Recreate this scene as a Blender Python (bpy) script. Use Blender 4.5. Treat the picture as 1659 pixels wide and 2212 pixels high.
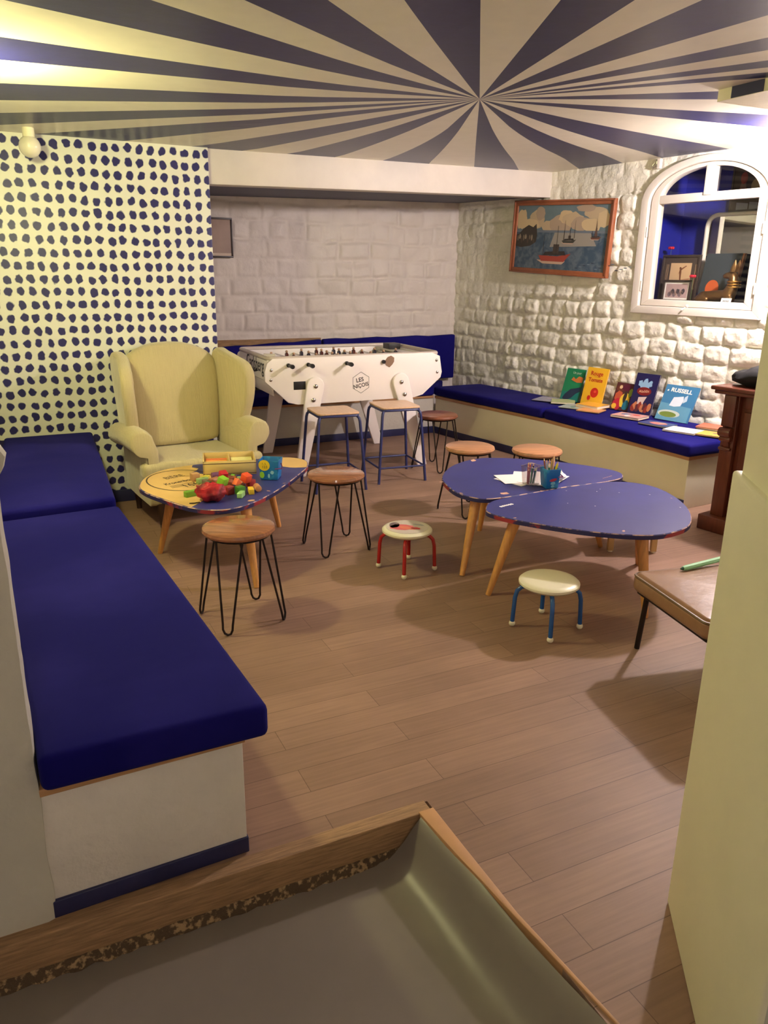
import bpy, bmesh, math, random
from mathutils import Vector, Matrix, noise
random.seed(4)
S = bpy.context.scene
for o in list(bpy.data.objects): bpy.data.objects.remove(o)
C = S.collection
R = math.radians
# ------------------------------------------------------------------ camera, world, lamps, exposure
F_PX = 1661.0; H = 1.62
TILT, ROLL, YAW = R(17.4), R(0.75), R(26.0)
_f = Vector((math.sin(YAW)*math.cos(TILT), math.cos(YAW)*math.cos(TILT), -math.sin(TILT)))
_r = Vector((math.cos(YAW), -math.sin(YAW), 0)); _u = _r.cross(_f)
_r2 = math.cos(ROLL)*_r + math.sin(ROLL)*_u; _u2 = -math.sin(ROLL)*_r + math.cos(ROLL)*_u
cd = bpy.data.cameras.new('camera'); cam = bpy.data.objects.new('camera', cd); C.objects.link(cam)
cd.sensor_fit = 'VERTICAL'; cd.sensor_height = 36.0; cd.lens = F_PX/2212*36.0
cd.clip_start = 0.02; cd.clip_end = 60
M3 = Matrix((_r2, _u2, -_f)).transposed()
cam.matrix_world = Matrix.Translation((0, 0, H)) @ M3.to_4x4()
S.camera = cam
w = bpy.data.worlds.new('world'); S.world = w; w.use_nodes = True
w.node_tree.nodes['Background'].inputs[0].default_value = (1, .85, .7, 1)
w.node_tree.nodes['Background'].inputs[1].default_value = 0.02
S.view_settings.view_transform = 'Standard'; S.view_settings.look = 'None'
S.view_settings.gamma = 1; S.view_settings.exposure = 2.28
LAMP_R = ((4.45, 3.40, 2.36), (1.0, .87, .88), 330.0)     # globe lamp on the ceiling right of the window
LAMP_L = ((-.07, 3.72, 2.25), (1.0, .97, .45), 96.0)       # globe lamp on the ceiling at the left
LAMP_B = ((-.35, -.9, 2.30), (1.0, .88, .84), 44.0)        # corridor lamp behind the viewer

# ------------------------------------------------------------------ materials
def lin(c): return tuple(((v/255+.055)/1.055)**2.4 if v > 10 else v/255/12.92 for v in c)+(1,)
MATS = {}
def mat(name, col, rough=.6, metal=0, spec=.5, noise_amt=0, nscale=8, bump=0, bscale=60, alpha=1, emit=None, sheen=0, coat=0, stretch=None, col2=None, mask=(.55, .62), distort=0):
    if name in MATS: return MATS[name]
    m = bpy.data.materials.new(name); m.use_nodes = True; nt = m.node_tree; b = nt.nodes['Principled BSDF']
    c = lin(col)
    b.inputs['Base Color'].default_value = c; b.inputs['Roughness'].default_value = rough
    b.inputs['Metallic'].default_value = metal; b.inputs['Specular IOR Level'].default_value = spec
    b.inputs['Sheen Weight'].default_value = sheen; b.inputs['Coat Weight'].default_value = coat
    tc = nt.nodes.new('ShaderNodeTexCoord'); mp = nt.nodes.new('ShaderNodeMapping'); nt.links.new(tc.outputs['Object'], mp.inputs[0])
    if stretch: mp.inputs['Scale'].default_value = stretch
    if noise_amt or col2:
        n = nt.nodes.new('ShaderNodeTexNoise'); n.inputs['Scale'].default_value = nscale; n.inputs['Detail'].default_value = 5
        n.inputs['Distortion'].default_value = distort
        nt.links.new(mp.outputs[0], n.inputs['Vector'])
        r = nt.nodes.new('ShaderNodeValToRGB'); nt.links.new(n.outputs['Fac'], r.inputs[0])
        if col2:
            r.color_ramp.elements[0].position = mask[0]; r.color_ramp.elements[1].position = mask[1]
            r.color_ramp.elements[0].color = c; r.color_ramp.elements[1].color = lin(col2)
        else:
            k = noise_amt
            r.color_ramp.elements[0].position = .3; r.color_ramp.elements[1].position = .7
            r.color_ramp.elements[0].color = tuple(v*(1-k) for v in c[:3])+(1,); r.color_ramp.elements[1].color = tuple(min(1, v*(1+k)) for v in c[:3])+(1,)
        nt.links.new(r.outputs[0], b.inputs['Base Color'])
    if bump:
        n2 = nt.nodes.new('ShaderNodeTexNoise'); n2.inputs['Scale'].default_value = bscale; n2.inputs['Detail'].default_value = 4
        nt.links.new(mp.outputs[0], n2.inputs['Vector'])
        bp = nt.nodes.new('ShaderNodeBump'); bp.inputs['Strength'].default_value = bump; bp.inputs['Distance'].default_value = .01
        nt.links.new(n2.outputs['Fac'], bp.inputs['Height']); nt.links.new(bp.outputs[0], b.inputs['Normal'])
    if emit:
        b.inputs['Emission Color'].default_value = tuple(emit[:3])+(1,); b.inputs['Emission Strength'].default_value = emit[3]
    if alpha < 1: b.inputs['Alpha'].default_value = alpha
    MATS[name] = m; return m
def floor_mat():
    m = bpy.data.materials.new('floor_planks'); m.use_nodes = True; nt = m.node_tree; b = nt.nodes['Principled BSDF']
    tc = nt.nodes.new('ShaderNodeTexCoord'); br = nt.nodes.new('ShaderNodeTexBrick')
    br.offset = .37; br.inputs['Scale'].default_value = 1; br.inputs['Brick Width'].default_value = 1.15; br.inputs['Row Height'].default_value = .125
    br.inputs['Mortar Size'].default_value = .0012; br.inputs['Mortar Smooth'].default_value = .1; br.inputs['Bias'].default_value = 0
    br.inputs['Color1'].default_value = lin((156, 124, 104)); br.inputs['Color2'].default_value = lin((141, 111, 92)); br.inputs['Mortar'].default_value = lin((108, 82, 66))
    nt.links.new(tc.outputs['Object'], br.inputs['Vector'])
    mp = nt.nodes.new('ShaderNodeMapping'); mp.inputs['Scale'].default_value = (1.2, 22, 1); nt.links.new(tc.outputs['Object'], mp.inputs[0])
    n = nt.nodes.new('ShaderNodeTexNoise'); n.inputs['Scale'].default_value = 3; n.inputs['Detail'].default_value = 6; nt.links.new(mp.outputs[0], n.inputs['Vector'])
    n2 = nt.nodes.new('ShaderNodeTexNoise'); n2.inputs['Scale'].default_value = 2.2; n2.inputs['Detail'].default_value = 4; nt.links.new(tc.outputs['Object'], n2.inputs['Vector'])
    mr = nt.nodes.new('ShaderNodeMapRange'); mr.inputs[1].default_value = .25; mr.inputs[2].default_value = .75; mr.inputs[3].default_value = .84; mr.inputs[4].default_value = 1.12; nt.links.new(n.outputs['Fac'], mr.inputs[0])
    mr2 = nt.nodes.new('ShaderNodeMapRange'); mr2.inputs[1].default_value = .3; mr2.inputs[2].default_value = .7; mr2.inputs[3].default_value = .85; mr2.inputs[4].default_value = 1.1; nt.links.new(n2.outputs['Fac'], mr2.inputs[0])
    mu = nt.nodes.new('ShaderNodeMath'); mu.operation = 'MULTIPLY'; nt.links.new(mr.outputs[0], mu.inputs[0]); nt.links.new(mr2.outputs[0], mu.inputs[1])
    vm = nt.nodes.new('ShaderNodeVectorMath'); vm.operation = 'SCALE'; nt.links.new(br.outputs['Color'], vm.inputs[0]); nt.links.new(mu.outputs[0], vm.inputs['Scale'])
    nt.links.new(vm.outputs[0], b.inputs['Base Color']); b.inputs['Roughness'].default_value = .5; b.inputs['Specular IOR Level'].default_value = .35
    bp = nt.nodes.new('ShaderNodeBump'); bp.inputs['Strength'].default_value = .15; bp.inputs['Distance'].default_value = .004
    nt.links.new(n.outputs['Fac'], bp.inputs['Height']); nt.links.new(bp.outputs[0], b.inputs['Normal'])
    return m
def dots_mat():
    m = bpy.data.materials.new('dotted_paint'); m.use_nodes = True; nt = m.node_tree; b = nt.nodes['Principled BSDF']
    tc = nt.nodes.new('ShaderNodeTexCoord'); mp = nt.nodes.new('ShaderNodeMapping')
    mp.inputs['Scale'].default_value = (1/.0735, 0, 1/.0815); mp.inputs['Location'].default_value = (.26, 0, .15); nt.links.new(tc.outputs['Object'], mp.inputs[0])
    ns = nt.nodes.new('ShaderNodeTexNoise'); ns.inputs['Scale'].default_value = 26; ns.inputs['Detail'].default_value = 1; nt.links.new(tc.outputs['Object'], ns.inputs['Vector'])
    sb = nt.nodes.new('ShaderNodeVectorMath'); sb.operation = 'SUBTRACT'; sb.inputs[1].default_value = (.5, .5, .5); nt.links.new(ns.outputs['Color'], sb.inputs[0])
    sc = nt.nodes.new('ShaderNodeVectorMath'); sc.operation = 'SCALE'; sc.inputs['Scale'].default_value = .36; nt.links.new(sb.outputs[0], sc.inputs[0])
    ad = nt.nodes.new('ShaderNodeVectorMath'); nt.links.new(mp.outputs[0], ad.inputs[0]); nt.links.new(sc.outputs[0], ad.inputs[1])
    sx = nt.nodes.new('ShaderNodeSeparateXYZ'); nt.links.new(ad.outputs[0], sx.inputs[0])
    cb = nt.nodes.new('ShaderNodeCombineXYZ'); nt.links.new(sx.outputs[0], cb.inputs[0]); nt.links.new(sx.outputs[2], cb.inputs[1])
    vo = nt.nodes.new('ShaderNodeTexVoronoi'); vo.voronoi_dimensions = '2D'; vo.inputs['Scale'].default_value = 1; vo.inputs['Randomness'].default_value = .16; nt.links.new(cb.outputs[0], vo.inputs['Vector'])
    rp = nt.nodes.new('ShaderNodeValToRGB'); rp.color_ramp.elements[0].position = .30; rp.color_ramp.elements[1].position = .365
    rp.color_ramp.elements[0].color = lin((44, 42, 98)); rp.color_ramp.elements[1].color = lin((232, 232, 214)); nt.links.new(vo.outputs['Distance'], rp.inputs[0])
    nt.links.new(rp.outputs[0], b.inputs['Base Color']); b.inputs['Roughness'].default_value = .45
    return m
M_floor = floor_mat(); M_dots = dots_mat()
M_white = mat('white_plaster', (200, 195, 182), .6, noise_amt=.04, nscale=3, bump=.25, bscale=40)
M_stone = mat('white_painted_stone', (232, 228, 212), .38, noise_amt=.05, nscale=5, bump=.55, bscale=55)
M_brick = mat('white_painted_brick', (218, 208, 198), .5, noise_amt=.04, nscale=6, bump=.3, bscale=30)
M_ceilblue = mat('ceiling_blue', (30, 29, 84), .36, noise_amt=.1, nscale=20, bump=.06, bscale=12, spec=.3)
M_ceilcream = mat('ceiling_cream', (226, 220, 200), .36, noise_amt=.03, nscale=10, bump=.08, bscale=12, spec=.4)
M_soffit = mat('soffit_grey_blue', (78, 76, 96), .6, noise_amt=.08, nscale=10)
M_blue = mat('navy_cushion_fabric', (20, 17, 98), .9, spec=.08, sheen=.02, col2=(36, 32, 118), nscale=1.7, mask=(.45, .75), bump=.12, bscale=9)
M_navy = mat('navy_paint', (34, 36, 78), .5, noise_amt=.15, nscale=12)
M_ply = mat('plywood_edge', (186, 140, 96), .55, noise_amt=.15, nscale=6, stretch=(1, 1, 20))
M_oldwood = mat('worn_wood', (160, 125, 88), .7, noise_amt=.3, nscale=6, stretch=(2, 25, 25), bump=.4, bscale=30)
M_debris = mat('chipped_particle_edge', (84, 66, 46), .9, col2=(170, 140, 100), nscale=60, mask=(.5, .62), bump=1, bscale=90)
M_lino = mat('grey_linoleum', (126, 117, 106), .38, noise_amt=.1, nscale=2.5, bump=.06, bscale=8)
M_cream = mat('cream_paint', (232, 226, 196), .5, noise_amt=.03, nscale=4, bump=.1, bscale=30)
M_seat = mat('varnished_wood_seat', (150, 98, 66), .22, noise_amt=.25, nscale=4, stretch=(14, 1.5, 3), coat=.3)
M_seatdark = mat('dark_wood_seat', (132, 78, 54), .35, noise_amt=.25, nscale=4, stretch=(14, 1.5, 3), coat=.2)
M_seatpale = mat('pale_wood_seat', (186, 134, 96), .35, noise_amt=.2, nscale=4, stretch=(14, 1.5, 3), coat=.2)
M_iron = mat('dark_iron', (42, 32, 28), .45, metal=.6)
M_pine = mat('varnished_beech', (208, 150, 84), .35, noise_amt=.15, nscale=4, stretch=(20, 20, 2))
M_tblue = mat('table_blue_paint', (52, 55, 122), .42, noise_amt=.1, nscale=6, spec=.5)
M_tworn = mat('table_worn_edge', (52, 52, 110), .6, col2=(196, 160, 140), nscale=22, mask=(.46, .56))
M_tside = mat('table_side_paint', (36, 36, 86), .5, col2=(150, 44, 50), nscale=7, mask=(.58, .62))
M_tan = mat('bare_tan_board', (222, 182, 112), .5, noise_amt=.07, nscale=5)
M_dark = mat('dark_engraving', (74, 58, 44), .7)
M_wht = mat('white_lacquer', (248, 240, 234), .28, coat=.3)
M_black = mat('black_plastic', (24, 22, 22), .4)
M_chrome = mat('steel', (190, 186, 180), .25, metal=1)
M_sqblue = mat('blue_tube_paint', (44, 50, 104), .4)
M_arm = mat('cream_corduroy', (200, 186, 140), .9, sheen=.4, noise_amt=.06, nscale=4, bump=.5, bscale=4, stretch=(90, 6, 1.0), spec=.2)
M_armwood = mat('dark_chair_wood', (60, 36, 24), .5)
M_red = mat('red_enamel', (176, 28, 26), .25, coat=.3)
M_kblue = mat('blue_enamel', (28, 84, 150), .25, coat=.3)
M_kwhite = mat('ivory_plastic', (236, 230, 200), .35, coat=.2)
M_mahog = mat('mahogany', (98, 46, 28), .35, noise_amt=.2, nscale=5, stretch=(12, 12, 1.5), coat=.3)
M_leather = mat('brown_leather', (150, 112, 82), .38, noise_amt=.1, nscale=6, bump=.25, bscale=14, coat=.15)
M_paper = mat('white_paper', (242, 236, 232), .7)
M_pages = mat('book_pages', (226, 214, 190), .8)
M_frame = mat('window_white', (218, 210, 198), .35, bump=.05, bscale=30)
M_niche = mat('niche_blue', (26, 34, 150), .5, noise_amt=.15, nscale=4)
M_bronze = mat('bronze', (130, 96, 60), .35, metal=.8, noise_amt=.3, nscale=8)
M_mirror = mat('mirror_glass', (220, 220, 215), .02, metal=1)
M_globe = mat('opal_glass', (232, 226, 206), .15, spec=.5, coat=.5)
def colm(c, rough=.6): return mat('paint_%02x%02x%02x' % c, c, rough)
def glass_mat(name, tint, refl=.12):
    if name in MATS: return MATS[name]
    m = bpy.data.materials.new(name); m.use_nodes = True; nt = m.node_tree; nt.nodes.clear()
    o = nt.nodes.new('ShaderNodeOutputMaterial'); t = nt.nodes.new('ShaderNodeBsdfTransparent'); g = nt.nodes.new('ShaderNodeBsdfGlossy'); mx = nt.nodes.new('ShaderNodeMixShader')
    t.inputs[0].default_value = tint; g.inputs['Roughness'].default_value = .03; mx.inputs[0].default_value = refl
    nt.links.new(t.outputs[0], mx.inputs[1]); nt.links.new(g.outputs[0], mx.inputs[2]); nt.links.new(mx.outputs[0], o.inputs[0]); MATS[name] = m; return m
M_pane = glass_mat('window_pane', (.96, .97, .95, 1), .04)
M_clear = glass_mat('clear_plastic', (.85, .83, .82, 1), .18)

# ------------------------------------------------------------------ mesh builder
def T(x=0, y=0, z=0, rz=0, rx=0, ry=0):
    return Matrix.Translation((x, y, z)) @ Matrix.Rotation(rz, 4, 'Z') @ Matrix.Rotation(ry, 4, 'Y') @ Matrix.Rotation(rx, 4, 'X')
class MB:
    def __init__(s): s.v = []; s.f = []; s.mi = []; s.mats = []
    def idx(s, m):
        if m not in s.mats: s.mats.append(m)
        return s.mats.index(m)
    def add(s, vs, fs, m, M=None):
        o = len(s.v); s.v += [tuple(M @ Vector(p)) if M else tuple(p) for p in vs]
        k = s.idx(m)
        for f in fs: s.f.append([i+o for i in f]); s.mi.append(k)
        return s
    def box(s, x0, x1, y0, y1, z0, z1, m, M=None):
        vs = [(x, y, z) for z in (z0, z1) for x, y in ((x0, y0), (x1, y0), (x1, y1), (x0, y1))]
        return s.add(vs, [(3, 2, 1, 0), (4, 5, 6, 7), (0, 1, 5, 4), (1, 2, 6, 5), (2, 3, 7, 6), (3, 0, 4, 7)], m, M)
    def prism(s, pts, z0, z1, m, M=None, top=None, mside=None):
        n = len(pts)
        vs = [(p[0], p[1], z0) for p in pts]+[(p[0], p[1], z1) for p in (top or pts)]
        s.add(vs, [list(range(n))[::-1]], m, M)
        o = len(s.v)-2*n
        s.f.append([o+n+i for i in range(n)]); s.mi.append(s.idx(m))
        k = s.idx(mside or m)
        for i in range(n): j = (i+1) % n; s.f.append([o+i, o+j, o+n+j, o+n+i]); s.mi.append(k)
        return s
    def loft(s, rings, m, caps=True, M=None, closed=True):
        n = len(rings[0]); vs = [p for r in rings for p in r]; fs = []
        for a in range(len(rings)-1):
            for i in range(n if closed else n-1):
                j = (i+1) % n; fs.append((a*n+i, a*n+j, (a+1)*n+j, (a+1)*n+i))
        if caps: fs.append(tuple(range(n))[::-1]); fs.append(tuple((len(rings)-1)*n+i for i in range(n)))
        return s.add(vs, fs, m, M)
    def lathe(s, prof, m, seg=32, M=None):
        return s.loft([[(r*math.cos(2*math.pi*i/seg), r*math.sin(2*math.pi*i/seg), z) for i in range(seg)] for r, z in prof], m, True, M)
    def sphere(s, c, r, m, M=None, seg=14, sc=(1, 1, 1)):
        n = seg//2
        return s.loft([[(c[0]+sc[0]*r*max(math.sin(math.pi*k/n), .01)*math.cos(2*math.pi*i/seg), c[1]+sc[1]*r*max(math.sin(math.pi*k/n), .01)*math.sin(2*math.pi*i/seg), c[2]-sc[2]*r*math.cos(math.pi*k/n)) for i in range(seg)] for k in range(n+1)], m, True, M)
    def tube(s, pts, r, m, seg=8, M=None, closed=False):
        pts = [Vector(p) for p in pts]; n = len(pts); rings = []
        rs = r if isinstance(r, (list, tuple)) else [r]*n
        d0 = (pts[1]-pts[0]).normalized(); up = Vector((0, 0, 1)) if abs(d0.z) < .9 else Vector((1, 0, 0)); a = d0.cross(up).normalized()
        for i, p in enumerate(pts):
            if closed: d = (pts[(i+1) % n]-pts[i-1])
            else: d = (pts[min(i+1, n-1)]-pts[max(i-1, 0)])
            d.normalize(); a = (a-d*a.dot(d)).normalized(); b = d.cross(a)
            rings.append([p+rs[i]*(math.cos(2*math.pi*k/seg)*a+math.sin(2*math.pi*k/seg)*b) for k in range(seg)])
        if closed: rings.append(rings[0])
        return s.loft(rings, m, not closed, M)
    def flat(s, pts, m, fr):           # pts (u,v); fr maps (u,v)->3D
        return s.add([fr(*p) for p in pts], [list(range(len(pts)))], m)
    def text(s, txt, size, m, fr, u, v, align='CENTER', shear=0, sx=1, bold=0, rot=0):
        c = bpy.data.curves.new('t', 'FONT'); c.body = txt; c.size = size; c.align_x = align; c.align_y = 'CENTER'; c.shear = shear; c.offset = bold; c.resolution_u = 3
        o = bpy.data.objects.new('t', c); me = bpy.data.meshes.new_from_object(o)
        cr, sr = math.cos(rot), math.sin(rot)
        s.add([fr(u+(p.co.x*sx*cr-p.co.y*sr), v+(p.co.x*sx*sr+p.co.y*cr)) for p in me.vertices], [tuple(f.vertices) for f in me.polygons], m)
        bpy.data.objects.remove(o); bpy.data.curves.remove(c); bpy.data.meshes.remove(me); return s
    def build(s, name, parent=None, bevel=0, smooth=True, sub=0, seg=3, autos=40):
        me = bpy.data.meshes.new(name); me.from_pydata(s.v, [], s.f); me.update()
        for m in s.mats: me.materials.append(m)
        for p, k in zip(me.polygons, s.mi): p.material_index = k
        bm = bmesh.new(); bm.from_mesh(me); bmesh.ops.recalc_face_normals(bm, faces=bm.faces)
        if smooth:
            lim = R(autos)
            for f in bm.faces: f.smooth = True
            for e in bm.edges:
                if len(e.link_faces) != 2 or e.calc_face_angle(0) > lim: e.smooth = False
        bm.to_mesh(me); bm.free()
        o = bpy.data.objects.new(name, me); C.objects.link(o)
        if parent: o.parent = parent
        if bevel:
            b = o.modifiers.new('bevel', 'BEVEL'); b.width = bevel; b.segments = seg; b.limit_method = 'ANGLE'; b.angle_limit = R(35); b.harden_normals = False
            if smooth:
                for p in me.polygons: p.use_smooth = True
                for e in me.edges: e.use_edge_sharp = False
        if sub: su = o.modifiers.new('sub', 'SUBSURF'); su.levels = sub; su.render_levels = sub
        return o
def tag(o, label, cat, group=None, kind=None):
    if label: o['label'] = label
    if cat: o['category'] = cat
    if group: o['group'] = group
    if kind: o['kind'] = kind
    return o
def struct(o): o['kind'] = 'structure'; return o
def empty(name, loc, rz, label, cat, group=None):
    o = bpy.data.objects.new(name, None); C.objects.link(o); o.location = loc; o.rotation_euler = (0, 0, rz); o.empty_display_size = .1
    return tag(o, label, cat, group)
def dup(root, loc, rz, label, group=None):
    r = root.copy(); C.objects.link(r); r.location = loc; r.rotation_euler = (0, 0, rz); r['label'] = label
    if group: r['group'] = group
    for ch in list(root.children):
        c = ch.copy(); C.objects.link(c); c.parent = r
        for g in list(ch.children):
            d = g.copy(); C.objects.link(d); d.parent = c
    return r
def lab(o, t): o['label'] = t; return o
def catmull(P, k=8):
    n = len(P); out = []
    for i in range(n):
        p0, p1, p2, p3 = [Vector((*P[(i+j) % n], 0)) for j in (-1, 0, 1, 2)]
        for q in range(k):
            t = q/k; out.append(.5*((2*p1)+(-p0+p2)*t+(2*p0-5*p1+4*p2-p3)*t*t+(-p0+3*p1-3*p2+p3)*t**3))
    return [(p.x, p.y) for p in out]
def inset(P, d):
    n = len(P); out = []
    for i in range(n):
        a, b = Vector(P[i-1]), Vector(P[(i+1) % n]); t = (b-a).normalized(); out.append((P[i][0]-t.y*d, P[i][1]+t.x*d))
    return out
def ccw(P):
    a = sum(P[i-1][0]*P[i][1]-P[i][0]*P[i-1][1] for i in range(len(P))); return P if a > 0 else P[::-1]

# right wall frame: s runs along the wall towards the viewer from its far corner, off goes into the room
WA = Vector((4.51, 7.40, 0)); WS = Vector((.15643, -.98769, 0)); WN = Vector((-.98769, -.15643, 0))
def WR(s, z, off=0): p = WA+WS*s+WN*off; return Vector((p.x, p.y, z))
def zc(x): return 2.40+.030*max(0, x-1.4)

# ------------------------------------------------------------------ setting
struct(MB().box(-1.1, 6, 1.80, 8, -.2, 0, M_floor).box(1.045, 6, -1.7, 1.80, -.2, 0, M_floor).build('floor', smooth=False))
# sunken entry: linoleum that curls up at the right side
def lino():
    b = MB(); prof = [(-1.1, -.128), (.3, -.127), (.80, -.125), (.87, -.120), (.905, -.104), (.935, -.075), (.965, -.035), (.992, -.004), (.998, -.002)]
    n = 26; rings = []
    for j in range(n+1):
        y = 1.745-j*3.4/n; e = min(1, max(0, (1.745-y)/.9)); r = []
        for (x, z) in prof:
            dx = .05*e*(1 if x > .8 else 0)+.006*math.sin(y*9)*(x > .85)
            r.append((x+dx, y, z))
        rings.append(r)
    b.loft(rings, M_lino, False, None, False)
    return b.build('floor_linoleum')
struct(lino())
struct(MB().box(-1.1, 1.02, -1.7, 1.80, -.2, -.135, M_oldwood).build('floor_entry_base', smooth=False))
struct(MB().box(-1.1, 1.035, 1.752, 1.806, -.10, .004, M_oldwood).build('trim_1', bevel=.003))
b = MB(); rings = []
for i in range(120):
    x = -1.1+i*2.02/119; a = noise.noise(Vector((x*25, 0, 0)))*.012; c = noise.noise(Vector((x*40, 5, 0)))*.008
    rings.append([(x, 1.756, -.094+c*.6), (x, 1.745+a*.5, -.100+c*.6), (x, 1.735+a, -.126), (x, 1.756, -.13)])
b.loft(rings, M_debris); struct(b.build('trim_2'))
b = MB(); b.prism([(.992, 1.76), (1.005, 1.56), (1.028, 1.30), (1.06, .95), (1.08, -1.6), (1.09, -1.6), (1.068, .95), (1.042, 1.30), (1.043, 1.56), (1.045, 1.76)], -.12, .006, M_ply)
struct(b.build('trim_3', bevel=.002))
# partition at the left foreground, rough edge
b = MB(); rings = []
for k in range(90):
    z = -.06+k*2.50/89; w_ = noise.noise(Vector((z*7, 1, 0)))*.006+noise.noise(Vector((z*30, 3, 0)))*.0018
    bl = .028*math.exp(-((z-1.225)/.035)**2) if z > 1.1 else 0
    rings.append([(-1.05, 1.79, z), (-.075+w_+bl*.8, 1.79-bl*.3, z), (-.056+w_+bl, 1.797-bl*.3, z), (-.052+w_+bl, 1.83, z), (-.052+w_, 1.92, z), (-1.05, 1.92, z)])
b.loft(rings, M_white); struct(b.build('wall_partition'))
struct(MB().box(-.32, -.2, 1.92, 5.65, 0, 2.44, M_white).build('wall_left', smooth=False))
struct(MB().box(-.32, 1.395, 5.65, 5.80, 0, 2.44, M_dots).build('wall_dotted', bevel=.008))
struct(MB().box(-.2, 1.40, 5.632, 5.655, 0, .085, M_navy).build('baseboard_dotted', bevel=.003))
struct(MB().box(1.25, 1.36, 5.80, 7.6, 0, 2.44, M_white).build('wall_alcove_left', smooth=False))
# back wall of painted bricks
def brickwall(name, x0, x1, y, z0, z1, m):
    st = .014; nx = int((x1-x0)/st); nz = int((z1-z0)/st); vs = []; fs = []
    for j in range(nz+1):
        z = z0+(z1-z0)*j/nz
        for i in range(nx+1):
            x = x0+(x1-x0)*i/nx
            zz = z+.03*noise.noise(Vector((x*1.9, z*1.5, 3)))+.006*noise.noise(Vector((x*11, z*11, 4))); row = math.floor(zz/.172); fz = zz/.172-row
            wd = .27+.09*math.sin(row*2.7); xx = x/wd+row*.43+.28*noise.noise(Vector((x*2, row*5, 0)))+.05*noise.noise(Vector((x*9, z*9, 8))); col = math.floor(xx); fx = xx-col
            keep = .2+.8*abs(noise.noise(Vector((x*2.3, z*3, 9))))*2
            e = min(min(fx, 1-fx)*wd, min(fz, 1-fz)*.172)
            t_ = min(1, e/.03); d = .019*keep*t_*t_*(3-2*t_)+.006*noise.noise(Vector((x*9, z*9, 7)))
            vs.append((x, y-d, z))
    for j in range(nz):
        for i in range(nx): a = j*(nx+1)+i; fs.append((a, a+1, a+nx+2, a+nx+1))
    return MB().add(vs, fs, m).build(name, autos=180)
struct(brickwall('wall_back', 1.2, 4.72, 7.50, 0, 2.5, M_brick))
# right wall of rough bossed stones with the arched window opening
WIN = (2.27, 3.40, 1.315, 2.15, .30)       # s0, s1, sill, spring, rise
def arch_z(s, s0, s1, spring, rise):
    t = (s-(s0+s1)/2)/((s1-s0)/2); return spring+rise*math.sqrt(max(0, 1-t*t)) if abs(t) < 1 else spring
def stonewall():
    st = .0125; s0, s1, z0, z1 = -.15, 7.6, 0, 2.62; ns = int((s1-s0)/st); nz = int((z1-z0)/st); vs = []; fs = []
    for j in range(nz+1):
        z = z0+(z1-z0)*j/nz
        for i in range(ns+1):
            s = s0+(s1-s0)*i/ns
            if s > 4.6 or z < .3: vs.append(tuple(WR(s, z, 0))); continue
            zz = z+.034*noise.noise(Vector((s*2.2, z*1.4, 1)))+.010*noise.noise(Vector((s*9, z*9, 5)))+.03; row = math.floor(zz/.142); fz = zz/.142-row
            wd = .205+.05*math.sin(row*1.9+1); xx = s/wd+row*.47+.22*noise.noise(Vector((s*3.3, row*3.7, 0)))+.09*noise.noise(Vector((s*9, z*9, 2))); col = math.floor(xx); fx = xx-col
            hsh = abs(math.sin(col*12.9+row*78.2)*43.7) % 1
            amp = 1.0
            if s < 1.9 and z > 1.45: amp = .35+.2*hsh
            if s < .75: amp = min(amp, .5)
            if z > 2.28: amp = .35
            u = abs(2*fx-1); v = abs(2*fz-1)
            boss = max(0, 1-u**(3.5+4*hsh))*max(0, 1-v**4.2)
            rgh = noise.fractal(Vector((s*16, z*16, row)), 1.0, 2.0, 4)
            d = amp*(.018+.034*hsh)*boss**.85+(.003+.009*boss*amp)*rgh
            vs.append(tuple(WR(s, z, d)))
    def hole(s, z): return WIN[0]+.03 < s < WIN[1]-.03 and WIN[2]+.03 < z < arch_z(s, WIN[0], WIN[1], WIN[3], WIN[4])-.03
    for j in range(nz):
        z = z0+(z1-z0)*(j+.5)/nz
        for i in range(ns):
            s = s0+(s1-s0)*(i+.5)/ns
            if hole(s, z): continue
            a = j*(ns+1)+i; fs.append((a, a+1, a+ns+2, a+ns+1))
    return MB().add(vs, fs, M_stone).build('wall_right', autos=180)
struct(stonewall())
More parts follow.
